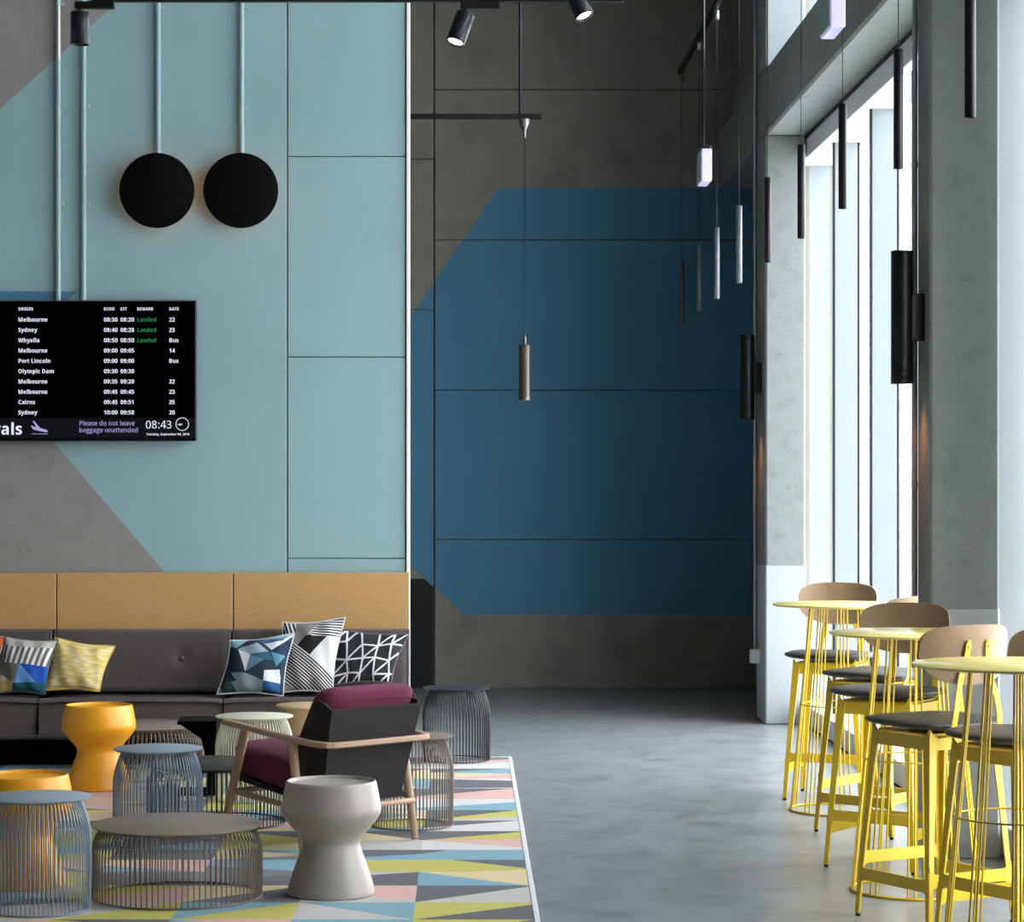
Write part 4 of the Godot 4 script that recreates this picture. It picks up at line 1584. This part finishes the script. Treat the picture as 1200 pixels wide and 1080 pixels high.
func track_spot(label: String, x: float, y: float, d: float, head: Basis, drop: float, lit: bool) -> void:
	var t := thing("track_spotlight", label, "spotlight", P(x, y, d), 0.0, "spotlights on the ceiling track")
	var st := tool()
	box(st, Vector3(-0.075, -0.028, -0.02), Vector3(0.085, 0.0, 0.02), 0.003)
	part(st, "adapter", M.black_metal, t)
	st = tool()
	tube(st, [Vector3(-0.055, -0.02, 0), Vector3(-0.055, -drop, 0)], 0.007, 10)
	part(st, "stem", M.black_metal, t)
	var hx := Transform3D(head, Vector3(-0.055, -drop, 0))
	st = tool()
	lathe(st, [Vector2(0.030, -0.125), Vector2(0.034, -0.133), Vector2(0.0375, -0.133), Vector2(0.039, -0.130), Vector2(0.039, -0.004), Vector2(0.036, 0.0), Vector2(0, 0.0)], 32, hx)
	part(st, "lamp_head", M.spot_grey, t)
	st = tool()
	lathe(st, [Vector2(0, -0.126), Vector2(0.031, -0.126), Vector2(0.031, -0.122), Vector2(0, -0.122)], 24, hx)
	part(st, "lamp_lens", M.lamp_warm if lit else M.spot_grey, t)
	if lit:
		spot(hx * Transform3D(Basis(Vector3.RIGHT, -PI / 2), Vector3(0, -0.137, 0)), Color(1.0, 0.90, 0.76), 1.2, 24.0, t)


func build_lights() -> void:
	# twin black wall discs with a warm glow behind
	for k in 2:
		var x: float = [-1.790, -1.279][k]
		var t := thing("disc_wall_light", ["round black wall light with a glow behind, left one of the pair", "round black wall light with a glow behind, right one of the pair"][k], "wall light", P(x, 3.45, 15.17), 0.0, "round wall lights")
		var back := Basis(Vector3.RIGHT, PI / 2)
		var st := tool()
		lathe(st, [Vector2(0, 0.075), Vector2(0.225, 0.075), Vector2(0.2285, 0.078), Vector2(0.2285, 0.092), Vector2(0.226, 0.095), Vector2(0, 0.095)], 80, Transform3D(back, Vector3.ZERO))
		part(st, "disc", M.matt_black, t)
		st = tool()
		cyl(st, 0.11, 0.0, 0.05, 40, 0.003, Transform3D(back, Vector3.ZERO))
		part(st, "mounting", M.white_metal, t)
		st = tool()
		lathe(st, [Vector2(0.135, 0.066), Vector2(0.160, 0.066), Vector2(0.160, 0.074), Vector2(0.135, 0.074), Vector2(0.135, 0.066)], 48, Transform3D(back, Vector3.ZERO))
		part(st, "lamp_ring", M.lamp_amber, t)
		for q in 8:
			var w := TAU * (q + 0.5) / 8
			omni(Vector3(cos(w) * 0.165, sin(w) * 0.165, 0.058), Color(1.0, 0.60, 0.34), 0.0028, 0.02, t)
	# the black track near the ceiling with three spotlights
	var tr := thing("ceiling_track", "long black lighting track across the top left, carrying spotlights", "lighting track", P(-0.4, 3.598, 10.0), 0.0)
	var st2 := tool()
	box(st2, Vector3(-1.05, 0.0, -0.018), Vector3(1.10, 0.034, 0.018), 0.002)
	part(st2, "rail", M.black_metal, tr)
	for x in [-0.9, 0.2, 1.0]:
		st2 = tool()
		tube(st2, [Vector3(x, 0.03, 0), Vector3(x, CEILING - 3.598, 0)], 0.004, 8)
		part(st2, "hanger", M.black_metal, tr)
	track_spot("dark cylindrical track spotlight hanging straight down above the screen wall", -1.442, 3.598, 10.0, Basis.IDENTITY, 0.040, false)
	track_spot("lit track spotlight tilted left, in the middle of the track", 0.115, 3.598, 10.0, Basis(Vector3.BACK, -0.33) * Basis(Vector3.RIGHT, -0.28), 0.050, true)
	track_spot("lit track spotlight cut by the picture's top edge, last on the track", 0.545, 3.680, 10.0, Basis(Vector3.BACK, 0.40) * Basis(Vector3.RIGHT, -0.28), 0.030, true)
	# single pendant on a short hanging rail before the far wall
	var rail := thing("hanging_track", "short black horizontal lighting rail hung from a rod before the far wall", "lighting track", P(0.0, 4.172, 17.0))
	st2 = tool()
	box(st2, Vector3(-1.6, 0.0, -0.016), Vector3(0.622, 0.034, 0.016), 0.002)
	part(st2, "rail", M.black_metal, rail)
	for x in [0.478, -1.2]:
		st2 = tool()
		tube(st2, [Vector3(x, 0.03, 0), Vector3(x, CEILING - 4.172, 0)], 0.011, 10)
		part(st2, "rod", M.black_metal, rail)
	var t := thing("pendant_lamp", "bronze cylinder pendant lamp alone on a long cable before the blue wall", "pendant lamp", P(0.510, 2.24, 17.0))
	st2 = tool()
	lathe(st2, [Vector2(0.032, 0.018), Vector2(0.036, 0.0), Vector2(0.041, 0.0), Vector2(0.042, 0.002), Vector2(0.042, 0.022), Vector2(0.0405, 0.024), Vector2(0.0405, 0.375), Vector2(0.038, 0.379), Vector2(0.012, 0.386), Vector2(0.010, 0.44), Vector2(0, 0.442)], 36)
	part(st2, "shade", plain(Color(0.40, 0.37, 0.34), 0.3, 0.75), t)
	st2 = tool()
	lathe(st2, [Vector2(0, 0.006), Vector2(0.034, 0.006), Vector2(0.034, 0.010), Vector2(0, 0.010)], 24)
	part(st2, "lamp_lens", M.lamp_warm, t)
	spot(Transform3D(Basis(Vector3.RIGHT, -PI / 2), Vector3(0, -0.004, 0)), Color(1.0, 0.88, 0.72), 0.5, 30.0, t)
	st2 = tool()
	tube(st2, [Vector3(0, 0.44, 0), Vector3(0, 1.84, 0)], 0.0032, 6)
	part(st2, "cable", M.black_metal, t)
	st2 = tool()
	lathe(st2, [Vector2(0, 1.80), Vector2(0.009, 1.80), Vector2(0.010, 1.855), Vector2(0.022, 1.868), Vector2(0.036, 1.90), Vector2(0.039, 1.931), Vector2(0, 1.931)], 28)
	part(st2, "canopy", M.steel, t)
	# row of slim tube pendants along the windows
	var L := 0.485
	var far := thing("pendant_track", "black lighting track running along the window side above the tube pendants", "lighting track", P(1.80, 4.89, 12.5))
	st2 = tool()
	box(st2, Vector3(-0.018, 0.0, -6.95), Vector3(0.018, 0.036, 10.0), 0.002)
	part(st2, "rail", M.black_metal, far)
	for z in [-6.85, -2.0, 3.0]:
		st2 = tool()
		tube(st2, [Vector3(0, 0.03, z), Vector3(0, CEILING - 4.89, z)], 0.006, 8)
		part(st2, "rod", M.steel if z < -6 else M.black_metal, far)
	var hs := [72.5, 78.0, 83.5, 90.5, 99.5, 110.0, 123.0, 140.5, 163.0]
	var which := ["farthest and leftmost of the window row", "second from the far end of the window row", "third from the far end of the window row", "fourth from the far end, last over the blue wall", "over the edge of the far concrete column", "over the face of the far concrete column", "before the bright window, below the lilac sign", "before the bright window, above the near wall light", "nearest, cut by the picture's top edge"]
	for k in hs.size():
		var d: float = 2900.0 * L / hs[k]
		tube_pendant(("slim tube pendant lamp coloured grey for window glint, " if k < 4 else "slim black tube pendant lamp, ") + which[k], 3.735 * L, 1.63 + 2.67 * L, d, 0.0195, L, 4.89, M.tube_lit if k < 4 else M.black_metal, "slim tube pendants along the windows", true)  # far tubes get the lit copy, near ones stay black
	# up and down wall lights on the columns
	for k in 2:
		var c: Array = [[2.015, 2.10, 11.04, 2.11], [2.085, 2.118, 17.38, 2.182]][k]
		var w := thing("column_wall_light", ["black tubular wall light on the near concrete column", "black tubular wall light on the far concrete column, before the blue wall"][k], "wall light", P(c[0], c[1], c[2]), 0.0, "wall lights on the columns")
		st2 = tool()
		lathe(st2, [Vector2(0.040, 0.02), Vector2(0.046, 0.0), Vector2(0.049, 0.0), Vector2(0.050, 0.002), Vector2(0.050, 0.590), Vector2(0.049, 0.592), Vector2(0.046, 0.592), Vector2(0.040, 0.57)], 36)
		part(st2, "shade", M.black_metal, w)
		st2 = tool()
		lathe(st2, [Vector2(0, 0.03), Vector2(0.043, 0.03), Vector2(0.043, 0.56), Vector2(0, 0.56)], 24)
		part(st2, "lamp_core", M.lamp_amber, w)
		for q in 4:
			st2 = tool()
			var ring := []
			for i in 32:
				ring.append(Vector3(cos(TAU * i / 32) * 0.0502, 0.02 + q * 0.014, sin(TAU * i / 32) * 0.0502))
			tube(st2, ring, 0.0022, 5, true)
			part(st2, "vent_ring", M.black_gloss, w)
		st2 = tool()
		box(st2, Vector3(0.03, 0.19, -0.03), Vector3(c[3] - c[0], 0.40, 0.03), 0.003)
		part(st2, "bracket", M.black_metal, w)
		spot(Transform3D(Basis(Vector3.RIGHT, -PI / 2), Vector3(0, -0.003, 0)), Color(1.0, 0.66, 0.42), 0.25, 40.0, w)
	# exit signs: clear edge-lit blades facing across the room
	for k in 2:
		var e: Array = [[1.60, 3.545, 10.4], [1.60, 3.56, 15.65]][k]
		var s := thing("exit_sign", ["clear lilac exit sign at the picture's top edge before the beam", "clear lilac exit sign hanging among the far tube pendants"][k], "sign", P(e[0], e[1], e[2]), 0.0, "hanging exit signs")
		st2 = tool()
		box(st2, Vector3(-0.026, 0.0, -0.14), Vector3(0.038, 0.205, 0.14), 0.006)
		part(st2, "sign_blade", M.acrylic, s)
		st2 = tool()
		box(st2, Vector3(-0.031, 0.008, -0.13), Vector3(-0.025, 0.195, 0.13), 0.001)
		part(st2, "sign_face", M.exit_green, s)
		st2 = tool()
		box(st2, Vector3(-0.022, 0.203, -0.13), Vector3(0.034, 0.225, 0.13), 0.003)
		part(st2, "sign_housing", M.spot_grey, s)
		st2 = tool()
		tube(st2, [Vector3(0.0, 0.22, 0), Vector3(0.0, CEILING - e[1], 0)], 0.008, 8)
		part(st2, "sign_rod", M.black_metal, s)


# ------------------------------------------------------------------ conduits and boxes

func conduit(label: String, x: float, d: float, y0: float, y1: float, r: float, m: Material, clips: Array, group: String, split := 0.0) -> void:
	var t := thing("conduit", label, "conduit", P(x, y0, d), 0.0, group)
	var st := tool()
	tube(st, [Vector3(0, 0, 0), Vector3(0, (split if split > 0.0 else y1) - y0, 0)], r, 14)
	part(st, "pipe", m, t)
	if split > 0.0:
		st = tool()
		tube(st, [Vector3(0, split - y0, 0), Vector3(0, y1 - y0, 0)], r, 14)
		part(st, "bare_pipe", M.pipe_grey, t)
	for y in clips:
		st = tool()
		box(st, Vector3(-r - 0.002, y - y0 - 0.010, -r - 0.004), Vector3(r + 0.018, y - y0 + 0.010, r * 0.4), 0.002)
		lathe(st, [Vector2(r + 0.003, -0.011), Vector2(r + 0.003, 0.011), Vector2(r, 0.011), Vector2(r, -0.011), Vector2(r + 0.003, -0.011)], 16, Transform3D(Basis.IDENTITY, Vector3(0, y - y0, 0)))
		part(st, "clip", m, t)


func build_services() -> void:
	var grp := "conduits on the pale blue wall"
	var clips := [3.0, 3.42, 4.55, 5.2]
	conduit("pale blue wall conduit with a bare metal top, leftmost of four", -2.402, 15.150, 2.76, CEILING, 0.0155, M.pipe_blue, [3.38, 3.98, 4.60], grp, 4.26)
	conduit("pale blue wall conduit reaching the screen below the dark spotlight", -2.246, 15.150, 2.76, CEILING, 0.0155, M.pipe_blue, [3.38, 3.98, 4.60], grp)
	conduit("pale blue wall conduit rising from the left disc light", -1.790, 15.150, 3.62, CEILING, 0.0155, M.pipe_blue, [3.96, 4.58], grp)
	conduit("pale blue wall conduit rising from the right disc light", -1.279, 15.150, 3.62, CEILING, 0.0155, M.pipe_blue, [3.96, 4.58], grp)
	conduit("steel conduit running up the near concrete column", 2.092, 11.15, 1.15, CEILING, 0.0125, M.pipe_grey, [1.65, 3.09, 4.5], "conduits on the columns")
	conduit("steel conduit with bright clips running up the far concrete column", 2.160, 17.56, 0.45, CEILING, 0.0125, M.pipe_grey, [0.95, 1.63, 2.3, 2.95, 3.7, 4.85], "conduits on the columns")
	var t := thing("junction_box", "small white junction box low on the far column's conduit", "junction box", P(2.152, 0.40, 17.50))
	var st := tool()
	box(st, Vector3(-0.034, 0.0, -0.04), Vector3(0.034, 0.098, 0.04), 0.006)
	part(st, "housing", M.box_white, t)
	st = tool()
	box(st, Vector3(-0.029, 0.006, 0.038), Vector3(0.029, 0.092, 0.044), 0.003)
	part(st, "cover_plate", M.edge_white, t)
